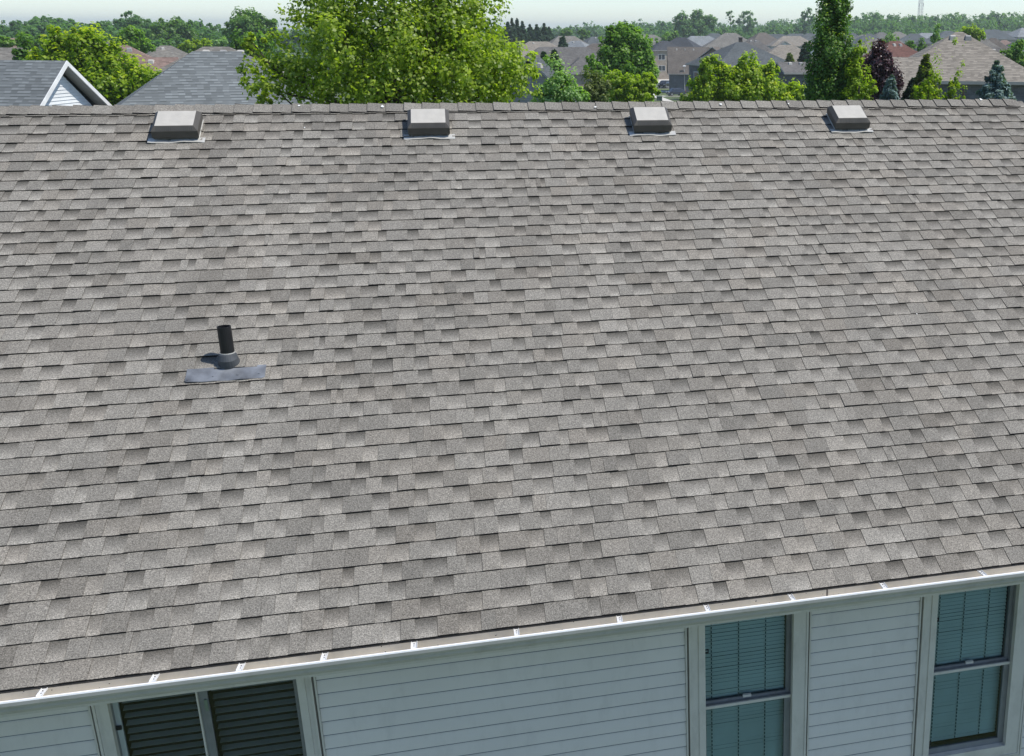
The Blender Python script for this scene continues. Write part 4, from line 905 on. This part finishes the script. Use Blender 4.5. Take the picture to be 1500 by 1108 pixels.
def house_far(label, px0, px1, py, Y, W, m=.6, yaw=0, kind='hip', roof_c='grey', wall='brick', storeys=2, vents=2, eavew=False, wing=None, windows=True, chimney=None, group='houses of the neighbourhood', zoff=0):
    A, B = at(px0, py, Y), at(px1, py, Y); c = (A + B) / 2; ridge = abs(B[0] - A[0]) / max(.3, math.cos(yaw))
    L = ridge + W if kind == 'hip' else ridge
    h = m * W / 2; z_e = c[2] - h; g = min(gz(Y), z_e - 2.6)
    t = thing('house_behind', (c[0], c[1], g), label, 'house', group, yaw)
    ze = z_e - g
    mb = MB(); roof_hip(mb, L, W, h, kind, ze)
    if wing:       # cross gable or hip reaching towards the camera: (dx, width, reach, kind)
        for (dx, ww, reach, wk) in wing:
            hh = m * ww / 2; w0 = len(mb.V)
            a = ww / 2; y1 = -W / 2 - reach; yb_ = -W / 2 + hh / m * 1.0
            zr = ze + hh; rr = y1 + (a if wk == 'hip' else 0)
            e0, e1 = (dx - a, y1, ze + .01), (dx + a, y1, ze + .01); k0, k1 = (dx - a, -W / 2 + .05, ze + .01), (dx + a, -W / 2 + .05, ze + .01); R0, R1 = (dx, rr, zr), (dx, yb_, zr)
            mb.poly([k0, e0, R0, R1], 0); mb.poly([e1, k1, R1, R0], 0)
            if wk == 'hip': mb.poly([e0, e1, R0], 0)
            else:
                mb.poly([(dx - a + .35, y1 + .3, ze), (dx + a - .35, y1 + .3, ze), (dx, y1 + .3, zr - .2)], 2)
                for s in (-1, 1): mb.poly([(dx + s * a, y1 - .003, ze), (dx, y1 - .003, zr), (dx, y1 - .003, zr - .25), (dx + s * a, y1 - .003, ze - .22)], 1)
            mb.poly([(dx - a, y1, ze - .16), (dx + a, y1, ze - .16), (dx + a, y1, ze + .008), (dx - a, y1, ze + .008)], 1)
            for s in (-1, 1): mb.poly([(dx + s * a, y1, ze - .16), (dx + s * a, -W / 2, ze - .16), (dx + s * a, -W / 2, ze + .008), (dx + s * a, y1, ze + .008)], 1)
    rf = mb.build('roof', [RM[roof_c], EAVEW if eavew else EAVE, WM[wall]], t, uv=True)
    mb = MB(); a, b = L / 2 - .42, W / 2 - .42
    mb.box(-a, -b, 0, a, b, ze - .161)
    if wing:
        for (dx, ww, reach, wk) in wing: mb.box(dx - ww / 2 + .4, -W / 2 - reach + .35, 0, dx + ww / 2 - .4, -b - .001, ze - .162)
    mb.build('wall', [WM[wall]], t, uv=True)
    rs = np.random.default_rng(int(abs(px0) * 7 + Y))
    if windows:
        faces = [('y', -b, -a, a)]
        faces.append(('x', a, -b, b)); faces.append(('x', -a, -b, b))
        lv = [ze - 1.75] + ([ze - 4.6] if storeys == 2 and ze > 5 else [])
        for (ax, pos, lo, hi) in faces:
            nW = max(1, int((hi - lo) // 3.6))
            for zc in lv:
                for i in range(nW):
                    u = lo + (hi - lo) * (i + .5) / nW; ww_ = rs.choice([.55, .75, .9])
                    if wing and ax == 'y' and any(abs(u - d_[0]) < d_[1] / 2 + .6 for d_ in wing): continue
                    mf = MB(); mg = MB(); s = -1 if pos < 0 else 1
                    if ax == 'y':
                        frame_ring(mf, u - ww_ - .07, u + ww_ + .07, zc - .72, zc + .72, u - ww_, u + ww_, zc - .65, zc + .65, pos - .05, pos + .02); mf.box(u - .03, pos - .045, zc - .65, u + .03, pos - .012, zc + .65)
                        mg.quad((u - ww_, pos - .012, zc - .65), (u + ww_, pos - .012, zc - .65), (u + ww_, pos - .012, zc + .65), (u - ww_, pos - .012, zc + .65))
                    else:
                        for (p0, p1, q0, q1) in ((u - ww_ - .07, u + ww_ + .07, zc - .72, zc - .65), (u - ww_ - .07, u + ww_ + .07, zc + .65, zc + .72), (u - ww_ - .07, u - ww_, zc - .649, zc + .649), (u + ww_, u + ww_ + .07, zc - .649, zc + .649)):
                            xa, xb = sorted((pos - .02 * s, pos + .05 * s)); mf.box(xa, p0, q0, xb, p1, q1)
                        x_ = pos + .012 * s; mg.quad((x_, u - ww_, zc - .65), (x_, u + ww_, zc - .65), (x_, u + ww_, zc + .65), (x_, u - ww_, zc + .65))
                    f = mf.build('window', MAT['farframe'], t); mg.build('pane', MAT['farglass'], f)
    for i in range(vents):
        fx = (-.28 + .2 * i) * ridge if ridge > 3 else (-.4 + .8 * i); y_ = -.55
        mv = MB(); zz = ze + h + y_ * m; mv.hexa([(fx - .17, y_ - .17, zz - .17 * m), (fx + .17, y_ - .17, zz - .17 * m), (fx + .17, y_ + .17, zz + .17 * m), (fx - .17, y_ + .17, zz + .17 * m), (fx - .13, y_ - .15, zz + .11), (fx + .13, y_ - .15, zz + .11), (fx + .13, y_ + .10, zz + .17), (fx - .13, y_ + .10, zz + .17)])
        mv.build('roof_vent', EAVE if i % 2 else MAT['hood'], t)
    if chimney:
        mc = MB(); cx_, cy_ = chimney; mc.box(cx_ - .3, cy_ - .3, ze, cx_ + .3, cy_ + .3, ze + h + .1); mc.box(cx_ - .36, cy_ - .36, ze + h + .101, cx_ + .36, cy_ + .36, ze + h + .2); mc.build('chimney', [BARK], t)
    return t

# the nearest three neighbours
n1 = house_far('left neighbour with a slate blue shingle gable roof and white sided gable end', -180, 107, 88, 28, 9.0, .72, R(-14), 'gable', 'bluegrey', 'white', 1, 0, eavew=True, windows=False, group='nearest neighbours behind the ridge')
L1 = abs(at(107, 88, 28)[0] - at(-180, 88, 28)[0]) / math.cos(R(14))
# lap siding and trim on the visible gable end
def gable_details(t, L, W, h, ze):
    mb = MB(); X = L / 2 - .34; b = W / 2 - .42
    z = ze - 2.6
    while z < ze + h - .3:
        z1 = z + .1016
        hb = lambda q: max(.02, b if q < ze - .16 else b * (1 - (q - ze + .16) / (h - .1)))
        w0, w1 = hb(z), hb(z1)
        mb.poly([(X + .022, -w0, z), (X + .022, w0, z), (X + .004, w1, z1), (X + .004, -w1, z1)], 0)
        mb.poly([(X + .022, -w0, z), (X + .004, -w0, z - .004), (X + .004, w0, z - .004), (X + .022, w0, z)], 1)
        z = z1
    o = mb.build('gable_siding', [plain('gable_siding_white', (.66, .68, .68), .5), MAT['lap_shade_dirt']], t); o['kind'] = 'stuff'
    for yy, zz in ((-.95, ze + .95), (1.45, ze + .95)):
        mv = MB(); mv.box(X + .024, yy - .09, zz - .12, X + .12, yy + .09, zz + .12); mv.box(X + .12, yy - .07, zz - .16, X + .16, yy + .07, zz - .02); mv.build('dryer_vent', MAT['farframe'], t)
    for s in (-1, 1):
        mr = MB(); X0 = L / 2
        P = lambda x, u, d: (x, s * (W / 2) * (1 - u), ze + h * u - d)
        mr.hexa([P(X0 + .004, 0, .15), P(X0 + .03, 0, .15), P(X0 + .03, 1, .15), P(X0 + .004, 1, .15), P(X0 + .004, 0, .0), P(X0 + .03, 0, .0), P(X0 + .03, 1, 0), P(X0 + .004, 1, 0)] if s > 0 else
                [P(X0 + .004, 1, .15), P(X0 + .03, 1, .15), P(X0 + .03, 0, .15), P(X0 + .004, 0, .15), P(X0 + .004, 1, .0), P(X0 + .03, 1, .0), P(X0 + .03, 0, 0), P(X0 + .004, 0, 0)])
        mr.build('rake_board', EAVEW, t)
        ms = MB(); ms.poly([P(X0, 0, .12), P(X0, 1, .12), P(L / 2 - .36, 1, .12), P(L / 2 - .36, 0, .12)]); ms.build('rake_soffit', EAVE, t)
gable_details(n1, L1, 9.0, .72 * 4.5, at(0, 88, 28)[2] - .72 * 4.5 - n1.location.z)
house_far('second neighbour with a large slate blue shingle hip roof left of the maple', 283, 352, 75.5, 31, 12.5, .7, R(12), 'hip', 'bluegrey', 'brick', 1, 0, windows=False, group='nearest neighbours behind the ridge')
house_far('right neighbour with a large tan shingle hip roof above a slate blue brick wall', 1401, 1410, 47, 44, 7.8, .60, R(-17), 'hip', 'tan', 'brick', 2, 2, wing=None, windows=False, group='nearest neighbours behind the ridge')
house_far('low tan shingle wing running left of the tan hip roof', 1305, 1345, 84, 43, 7.0, .55, R(-17), 'gable', 'tan', 'green', 1, 0, windows=False, group='nearest neighbours behind the ridge')

# left middle distance
house_far('brown hip roof at the far left edge behind the gabled roof', -40, 36, 70, 90, 10, .55, 0, 'hip', 'taupe', 'tanb', 1, 2)
house_far('pinkish brown hip roof seen over the yellow green tree', 172, 186, 66, 74, 13, .62, R(10), 'hip', 'pink', 'tanb', 2, 2)
house_far('pink shingle wing to the right of the pinkish hip roof', 205, 262, 84, 68, 8, .55, 0, 'gable', 'pink', 'tanb', 1, 1)
house_far('pale tan hip roof with a light hip line in the left middle distance', 236, 250, 67, 120, 12, .6, R(20), 'hip', 'taupe', 'cream', 2, 1)
house_far('tan roof whose ridge just shows over the slate blue hip roof', 298, 335, 68.5, 52, 9, .58, 0, 'hip', 'taupe', 'tanb', 2, 3)
house_far('grey roofed house glimpsed under the light green tree on the left', 128, 170, 60, 170, 9, .6, R(25), 'hip', 'grey', 'tanb', 2, 1)
house_far('house with an orange brick wall half hidden at the far left', 12, 44, 56, 190, 9, .6, R(15), 'gable', 'pink', 'red', 2, 0)
# centre, from near to far
house_far('grey gabled house close to the right side of the maple', 772, 792, 84, 62, 7, .9, R(60), 'gable', 'slate', 'greys', 2, 1)
house_far('very wide grey brown hip roof with a front wing', 790, 862, 69, 135, 8.6, .70, R(4), 'hip', 'grey', 'tanb', 1, 0, wing=[(1.4, 5.0, 1.6, 'hip')])
house_far('beige low hip roof behind the left end of the wide grey roof', 775, 803, 61, 175, 10, .55, 0, 'hip', 'tan', 'tanb', 1, 1)
house_far('grey tan roof with a dark gable shadow beside a spruce', 818, 842, 53, 260, 13, .7, R(10), 'hip', 'taupe', 'tanb', 2, 0)
house_far('pale blue grey roof sloping to the right in the centre', 838, 850, 60, 215, 12, .6, R(-30), 'hip', 'pale', 'greys', 2, 1)
house_far('grey roof with a small dormer behind the round green tree', 866, 888, 54, 300, 12, .6, R(20), 'hip', 'slate', 'tanb', 2, 1, wing=[(-2, 5, 2, 'gable')])
house_far('brown roof partly hidden by the round green tree', 868, 884, 64, 200, 12, .6, R(-20), 'hip', 'brown', 'tanb', 2, 0)
house_far('two storey tan house with white porch trim beside the road', 938, 950, 58, 305, 9, .62, R(-5), 'hip', 'taupe', 'white', 2, 0, eavew=True)
house_far('white trimmed house with a garage next to the brown garage roof', 962, 976, 66, 318, 7, .5, R(10), 'gable', 'taupe', 'white', 2, 0, eavew=True)
house_far('brown roofed garage house with a slate brick wall by the street', 978, 1038, 69, 238, 11, 1.02, R(-9), 'gable', 'brown', 'brick', 1, 3, windows=False)
house_far('brown gabled house with dark gables right behind the street lamp', 1040, 1056, 69, 205, 9, .7, R(62), 'gable', 'brown', 'brown', 2, 0, wing=[(0, 4, 1, 'gable')])
house_far('large slate grey hip roof behind the yellow green maple', 1079, 1092, 62, 150, 11.5, .55, R(12), 'hip', 'slate', 'brick', 2, 0)
house_far('grey brown hip roof with a chimney and a skylight', 1098, 1108, 57, 172, 13, .72, R(-8), 'hip', 'grey', 'brick', 2, 2, chimney=(-2.2, -1.2))
house_far('tan hip roofed house with a pale green wall and conifers', 1142, 1162, 66, 152, 9.0, .6, R(-6), 'hip', 'tan', 'green', 2, 0)
house_far('slate brick house with two white roof vents', 1138, 1215, 91, 88, 5.0, .34, 0, 'gable', 'grey', 'brick', 2, 2, windows=False)
house_far('reddish brown two storey hip roof in the right centre', 1112, 1122, 48, 330, 13, .72, R(8), 'hip', 'brown', 'tanb', 2, 0, wing=[(4, 7, 2, 'hip')])
house_far('tan roof with two small front gables in the right centre', 1148, 1172, 53, 300, 9, .6, R(-4), 'hip', 'tan', 'white', 2, 0, wing=[(-3.2, 4.6, 1.6, 'gable'), (3.0, 3.2, 1.2, 'gable')])
house_far('tan hip roof with a peach coloured wall behind the slate roof', 1062, 1078, 48.5, 290, 12, .62, R(-8), 'hip', 'taupe', 'red', 2, 2)
house_far('pale blue grey hip roof with a skylight beside the clump of trees', 1012, 1040, 53, 320, 9, .62, R(5), 'hip', 'pale', 'greys', 2, 3)
house_far('dark slate gabled roof right of the small dark hip roof', 992, 1004, 55, 300, 9, .7, R(-30), 'hip', 'dark', 'brown', 2, 0)
house_far('small dark hip roof behind the brown garage roof', 970, 978, 60, 292, 8, .6, R(8), 'hip', 'dark', 'tanb', 2, 0)
house_far('small far blue grey roof above the pale hip roof', 1041, 1052, 49, 420, 10, .6, 0, 'hip', 'slate', 'greys', 2, 0)
house_far('far roof seen below the dark clump of trees', 934, 958, 51, 420, 11, .5, 0, 'hip', 'taupe', 'greys', 2, 0)
far = [(1128, 1146, 50, 'slate', 'long blue grey roof behind the reddish brown roof'), (1156, 1176, 49.5, 'slate', 'blue grey roof with a pale gable beside the columnar tree'), (1182, 1192, 49, 'slate', 'blue grey roof mostly behind the columnar tree'),
       (1245, 1250, 48, 'slate', 'first distant hip roof right of the columnar tree'), (1262, 1272, 51, 'taupe', 'low distant roof with pale walls above the purple tree'), (1288, 1294, 47.5, 'grey', 'distant peaked roof left of the wide hip'), (1312, 1318, 46.5, 'taupe', 'wide distant taupe hip roof right of the purple tree'),
       (1334, 1344, 49.5, 'slate', 'distant slate roof right of the wide taupe hip'), (1348, 1366, 48.5, 'pale', 'distant pale grey flat-looking roof left of the tan hip peak'), (1384, 1394, 45.5, 'slate', 'distant roof touching the peak of the tan hip roof'),
       (1446, 1462, 43.5, 'slate', 'distant blue roof with a row of dark windows'), (1466, 1480, 45.5, 'slate', 'distant blue roof second from the right edge'), (1496, 1512, 41, 'pale', 'distant pale roof cut by the right edge'), (1270, 1276, 49.5, 'slate', 'small distant gable between two trees')]
for i, (a, b, y_, c_, lab) in enumerate(far):
    house_far(lab, a, b, y_, 380 + (i * 37) % 60, 12, .58, R((i * 29) % 40 - 20), 'hip', c_, 'tanb' if i % 3 else 'greys', 2, 0, wing=[(2, 5, 1.5, 'gable')] if i % 2 else None)
house_far('red brown roof with two bright vents', 1303, 1318, 60.5, 105, 8, .75, R(12), 'hip', 'red', 'green', 2, 2)
house_far('low red shingle wing below the red brown roof', 1300, 1344, 75, 92, 5, .5, 0, 'gable', 'red', 'green', 1, 0, windows=False)
house_far('tan hip roof between the columnar tree and the purple tree', 1276, 1283, 57, 160, 11, .62, R(-10), 'hip', 'taupe', 'cream', 2, 0)
house_far('tan roof with several hips right of the tan peak', 1428, 1440, 54, 165, 12, .62, R(-25), 'hip', 'taupe', 'cream', 2, 3)
house_far('brown roof with a pale hip line at the right', 1452, 1458, 56, 170, 11, .7, R(-28), 'hip', 'brown', 'cream', 2, 0)
house_far('pinkish roof with a pale wall at the right', 1468, 1474, 59, 240, 9, .6, R(-10), 'hip', 'pink', 'cream', 2, 0)
house_far('grey brown roof with a domed vent, lower right group', 1459, 1463, 69, 82, 9, .62, R(-15), 'hip', 'grey', 'tanb', 2, 1)
house_far('slate roof at the right edge above the green tree', 1488, 1500, 60, 190, 10, .62, R(10), 'hip', 'slate', 'greys', 2, 0)

# ================================================================== STREET
def strip(name, pts, width, z_off, mat, kind='structure'):
    mb = MB()
    for (a, b) in zip(pts[:-1], pts[1:]):
        a, b = np.array(a), np.array(b); d = (b - a) / np.linalg.norm(b - a); n_ = np.array([-d[1], d[0]]) * width / 2
        k = 8
        for i in range(k):
            p, q = a + (b - a) * i / k, a + (b - a) * (i + 1) / k
            mb.quad((p[0] - n_[0], p[1] - n_[1], gz(p[1] - n_[1]) + z_off), (q[0] - n_[0], q[1] - n_[1], gz(q[1] - n_[1]) + z_off), (q[0] + n_[0], q[1] + n_[1], gz(q[1] + n_[1]) + z_off), (p[0] + n_[0], p[1] + n_[1], gz(p[1] + n_[1]) + z_off))
    return tag(mb.build(name, mat), kind=kind)
CONC = plain('concrete', (.55, .53, .48), .85, 0, .1, .6); ASPH = plain('asphalt', (.16, .16, .155), .9, 0, .12, .5)
def gp(px, py):
    """ground point seen at a pixel (marching along the ray)"""
    lo, hi = 60.0, 400.0
    for _ in range(60):
        mid = (lo + hi) / 2; P = at(px, py, mid)
        if P[2] > gz(mid): lo = mid
        else: hi = mid
    return at(px, py, mid)
a, b = gp(930, 134.5), gp(1075, 134.5); strip('driveway', [(a[0], a[1]), (b[0], b[1])], 5.0, .03, CONC)
a, b = gp(940, 141.5), gp(1075, 140.5); strip('path', [(a[0], a[1]), (b[0], b[1])], 3.2, .035, CONC)
a, b = gp(915, 141.8), gp(1080, 142.8); 
strip('road', [(gp(900, 131)[0], gp(900, 131)[1] + 6), (gp(1080, 131)[0], gp(1080, 131)[1] + 6)], 7.5, .05, ASPH)
a, b = gp(950, 137), gp(987, 152); strip('sidewalk', [(a[0], a[1]), (b[0], b[1])], 1.7, .06, CONC)
a, b = gp(985, 122), gp(955, 114); strip('far_driveway', [(a[0] - 4, a[1]), (b[0] + 6, b[1] + 8)], 6, .05, CONC)

def car(label, P, rz, col, L=4.7, Wd=1.85, H=1.66):
    t = thing('parked_car', tuple(P), label, 'car', rz=rz)
    paint = plain('car_paint_' + col[0], col[1], .25, .4, .02, 2, spec=.6); gls = MAT['farglass']; rub = plain('tyre_rubber', (.02, .02, .02), .8); al = plain('alloy_rim', (.45, .46, .48), .3, .8)
    prof = [(-.5, .32), (-.5, .62), (-.485, .92), (-.42, 1.0), (-.36, 1.02), (-.20, 1.60), (-.1, 1.66), (.22, 1.64), (.40, 1.40), (.475, 1.05), (.495, .8), (.5, .35)]
    body = MB(); secs = [(-.5, .0), (-.47, 0), (.47, 0), (.5, 0)]
    ys = [-.5, -.46, .46, .5]
    def pt(i, j):
        x, z = prof[i]; y = ys[j]; inset = max(0, z - 1.0) * .28
        zz = z - (.06 if j in (0, 3) and z > .9 else 0)
        return (x * L, (y - math.copysign(inset / Wd, y)) * Wd, zz * H / 1.66)
    for j in range(3):
        for i in range(len(prof) - 1): body.quad(pt(i, j), pt(i, j + 1), pt(i + 1, j + 1), pt(i + 1, j))
    body.poly([pt(i, 0) for i in range(len(prof))]); body.poly([pt(i, 3) for i in range(len(prof))][::-1])
    body.build('body', paint, t)
    g = MB()
    for s in (-1, 1):
        for (xa, xb, ta, tb) in ((-.31, -.06, -.195, -.07), (-.045, .17, -.055, .17), (.185, .37, .185, .30)):
            y0 = s * (Wd * .5 - .02); y1 = s * (Wd * .5 - .165)
            g.quad((xa * L, y0, 1.06), (xb * L, y0, 1.06), (tb * L, y1, 1.5), (ta * L, y1, 1.5))
    g.quad((-.352 * L, -.7, 1.06), (-.352 * L, .7, 1.06), (-.212 * L, .6, 1.56), (-.212 * L, -.6, 1.56)); g.quad((.466 * L, -.66, 1.12), (.466 * L, .66, 1.12), (.412 * L, .6, 1.38), (.412 * L, -.6, 1.38))
    g.build('car_window', gls, t)
    for sx in (-.32, .30):
        for s in (-1, 1):
            wm = MB(); wm.tube([(sx * L, s * (Wd / 2 - .22), .34), (sx * L, s * (Wd / 2 + .012), .34)], [.35, .35], 18); wo_ = wm.build('wheel', rub, t)
            rm = MB(); rm.tube([(sx * L, s * (Wd / 2 + .0), .34), (sx * L, s * (Wd / 2 + .02), .34)], [.22, .22], 14); rm.build('rim', al, wo_)
    for s in (-1, 1):
        hm = MB(); hm.box(-.502 * L, s * .7 - .18, .72, -.485 * L, s * .7 + .18, .86); hm.build('headlight', MAT['farframe'], t)
        hm = MB(); hm.box(.47 * L, s * .75 - .12, .9, .5 * L, s * .75 + .12, 1.05); hm.build('tail_light', plain('tail_light_red', (.3, .02, .02), .3), t)
    return t
p = gp(990, 141); p[2] = gz(p[1]) + .05; car('dark grey blue crossover parked on the driveway beyond the ridge', p, R(12), ('slate', (.05, .065, .09)), 4.7 * .8, 1.85 * .9, 1.6)
p = gp(974, 129); p[2] = gz(p[1]) + .05; car('nearly black car in the shade beside the garage wall', p, R(60), ('black', (.012, .013, .016)))
# utility box
p = gp(966, 148); g_ = gz(p[1]); t = thing('utility_box', (p[0], p[1], g_), 'dark green electrical utility box on the grass beside the sidewalk', 'utility box')
ub = plain('utility_green', (.018, .045, .036), .5); 
mb = MB(); mb.box(-.48, -.4, 0.02, .48, .4, .78); mb.build('cabinet', ub, t)
mb = MB(); mb.hexa([(-.53, -.46, .781), (.53, -.46, .781), (.53, .44, .781), (-.53, .44, .781), (-.5, -.3, .86), (.5, -.3, .86), (.5, .42, .90), (-.5, .42, .90)]); mb.build('lid', ub, t)
mb = MB(); mb.box(-.6, -.55, -.1, .6, .55, .019); mb.build('pad', CONC, t)
# traffic cone
p = gp(954.5, 152); g_ = gz(p[1]); t = thing('marker_cone', (p[0], p[1], g_), 'small orange cone standing on the grass left of the utility box', 'cone')
mb = MB(); mb.tube([(0, 0, .03), (0, 0, .7)], [.16, .03], 12); mb.build('cone', plain('cone_orange', (.6, .09, .02), .5), t)
mb = MB(); mb.box(-.2, -.2, 0, .2, .2, .03); mb.build('base', plain('cone_base', (.05, .05, .05), .7), t)
# street lamp
pt_ = gp(1003, 137); g_ = gz(pt_[1]); tp = at(1002, 97.5, pt_[1]); t = thing('street_lamp', (pt_[0], pt_[1], g_), 'street lamp with a white head in front of the brown garage roof', 'street lamp')
hh = tp[2] - g_
mb = MB(); mb.tube([(0, 0, 0), (0, 0, hh)], [.12, .07], 8); mb.build('pole', plain('lamp_pole_concrete', (.42, .40, .37), .7), t)
mb = MB(); mb.hexa([(-.32, -.2, hh), (.32, -.2, hh), (.32, .2, hh), (-.32, .2, hh), (-.26, -.16, hh + .22), (.26, -.16, hh + .22), (.26, .16, hh + .22), (-.26, .16, hh + .22)]); mb.build('lamp_head', MAT['lip'], t)
# lattice tower on the horizon
b0 = at(1348, 24, 720); tz = at(1350, -4, 720)[2]; g_ = gz(720)
t = thing('radio_tower', (b0[0], 720, g_), 'pale lattice radio tower above the right woodland', 'tower')
TW = plain('tower_steel', (.62, .60, .58), .6); mb = MB(); mb2 = MB(); Hh = tz - g_; ww = 1.75
for sx in (-1, 1):
    for sy in (-1, 1):
        mb.tube([(sx * ww, sy * ww, 0), (sx * ww * .62, sy * ww * .62, Hh)], [.15, .10], 5)
nseg = 16
for i in range(nseg):
    z0, z1 = Hh * i / nseg, Hh * (i + 1) / nseg; w0 = ww * (1 - .38 * i / nseg); w1 = ww * (1 - .38 * (i + 1) / nseg)
    c0 = [(-w0, -w0), (w0, -w0), (w0, w0), (-w0, w0)]; c1 = [(-w1, -w1), (w1, -w1), (w1, w1), (-w1, w1)]
    for j in range(4):
        k_ = (j + 1) % 4
        mb2.tube([(*c0[j], z0), (*c1[k_], z1)], [.065, .065], 4); mb2.tube([(*c0[k_], z0), (*c1[j], z1)], [.065, .065], 4); mb2.tube([(*c1[j], z1), (*c1[k_], z1)], [.065, .065], 4)
mb.build('tower_leg', TW, t); mb2.build('lattice_brace', TW, t)
mb = MB()
for s in (-1, 1): mb.tube([(s * 1.5, -1.2, Hh - 6), (s * 1.5, -1.2, Hh - 4)], [.22, .22], 6)
mb.build('antenna', TW, t)

# ================================================================== WOODLANDS
def wood(name, label, bands, seed, size, mat=LM['far'], per=520):
    rs = np.random.default_rng(seed); VV = []; AA = []; n0 = 0
    for (px, top, Y, wpx) in bands:
        c = at(px, top, Y); r = abs(at(px + wpx, top, Y)[0] - c[0]); g = gz(Y); H = c[2] - g
        rz_ = min(H * .42, r * 1.25)
        lob = [(c[0], Y, c[2] - rz_, r, r * .9, rz_)]
        for _ in range(3): lob.append((c[0] + rs.uniform(-.6, .6) * r, Y + rs.uniform(-.5, .5) * r, c[2] - rz_ * rs.uniform(.7, 1.7), r * .6, r * .6, rz_ * .6))
        lob.append((c[0], Y, g + H * .35, r * .9, r * .9, H * .35))
        P, N, ct, hh = crown_points(lob, per, rs, .24, 40, .5)
        tone = rs.uniform(0, .5)
        v, F = leaf_quads(P, N, size * .8, rs); VV.append(v); a = np.zeros((per, 3)); a[:, 0] = np.clip(tone + ct * .3 + rs.uniform(-.1, .3, per), 0, 1); AA.append(np.repeat(a, 4, 0))
    V = np.concatenate(VV); A = np.concatenate(AA); F = np.arange(len(V)).reshape(-1, 4); o_ = V.mean(0)
    tag(obj(name, mesh_np(name, V - o_, F, [mat], A), loc=tuple(o_)), label=label, cat='woodland', kind='stuff')
rs_ = np.random.default_rng(5)
def row(x0, x1, n, tops, Y0, Y1, w0, w1, jit=3):
    out = []
    n = int(n * 1.35); xs = np.linspace(x0, x1, n) + rs_.uniform(-4, 4, n)
    for x in xs: out.append((x, float(np.interp(x, [q[0] for q in tops], [q[1] for q in tops])) + rs_.uniform(-jit * .4, jit), rs_.uniform(Y0, Y1), rs_.uniform(w0, w1)))
    return out
T1 = [(-60, 28), (0, 30), (20, 34), (40, 27), (60, 21), (80, 23), (100, 27), (118, 33), (140, 32), (160, 28), (200, 27), (230, 29), (260, 28), (300, 30), (320, 38), (345, 44)]
wood('woodland', 'dense hazy green woodland on the left skyline', row(-60, 345, 60, T1, 330, 420, 9, 16) + row(-60, 345, 55, [(a, b + 9) for a, b in T1], 270, 330, 10, 17), 71, 1.05)
wood('woodland', 'darker belt of trees in front of the left woodland', row(-40, 340, 46, [(-40, 52), (60, 50), (150, 48), (250, 56), (340, 58)], 215, 262, 8, 14), 72, .8)
T2 = [(720, 44), (800, 38), (830, 40), (850, 38), (862, 31), (880, 38), (900, 34), (925, 30), (960, 32), (985, 30), (1045, 28), (1060, 34), (1090, 32), (1110, 33), (1130, 28), (1150, 26), (1175, 28), (1200, 24), (1240, 22)]
wood('woodland', 'far blue green woodland along the centre skyline', row(720, 1240, 90, T2, 620, 820, 7, 12) , 73, 1.5)
wood('woodland', 'nearer woodland band behind the centre houses', row(905, 1240, 60, [(a, b + 7) for a, b in T2], 480, 600, 8, 13, 4), 74, 1.2)
T3 = [(1235, 28), (1250, 24), (1265, 17), (1290, 17), (1310, 19), (1330, 22), (1345, 20), (1370, 19), (1400, 18), (1415, 21), (1425, 24), (1440, 18), (1460, 16), (1500, 17), (1560, 16)]
wood('woodland', 'long green wooded ridge on the right skyline', row(1235, 1570, 80, T3, 560, 640, 8, 13, 2) + row(1235, 1570, 70, [(a, b + 9) for a, b in T3], 490, 560, 8, 13, 3) + row(1235, 1570, 50, [(a, 41) for a, b in T3], 440, 490, 8, 12, 3), 75, 1.2)
wood('woodland', 'trees hidden behind the big maple', row(340, 740, 40, [(340, 40), (740, 38)], 330, 420, 10, 16), 76, 1.1)
# far hill
mb = MB(); nx = 60; H0 = at(10, 27.5, 2400)[2]
for i in range(nx):
    for j in range(6):
        def hp(i, j):
            x = -3000 + 3000 * i / nx; y = 2000 + 800 * j / 6
            e = math.sin(math.pi * j / 6) * (math.exp(-((x + 1600) / 420) ** 2) + .25 * math.exp(-((x + 700) / 300) ** 2)); return (x, y, gz(y) - .5 + (H0 + 3) * e + 2 * math.sin(i * 1.7) * e)
        mb.quad(hp(i, j), hp(i + 1, j), hp(i + 1, j + 1), hp(i, j + 1))
tag(mb.build('hill', plain('wooded_hill', (.05, .09, .04), .95, 0, .3, .01)), kind='structure')

# ================================================================== AIR
mb = MB(); mb.box(-5050, -420, -14.5, 5050, 5050, max(tz, H0 + 5) + 1.5)
hz = mb.build('haze', []); tag(hz, kind='stuff')
hm = bpy.data.materials.new('summer_haze'); hm.use_nodes = True; n = hm.node_tree.nodes; n.clear()
ho = n.new('ShaderNodeOutputMaterial'); pv = n.new('ShaderNodeVolumePrincipled'); pv.inputs['Color'].default_value = (.90, 1.0, .99, 1); pv.inputs['Density'].default_value = .00028; pv.inputs['Anisotropy'].default_value = .2
hm.node_tree.links.new(pv.outputs[0], ho.inputs['Volume']); hz.data.materials.append(hm)
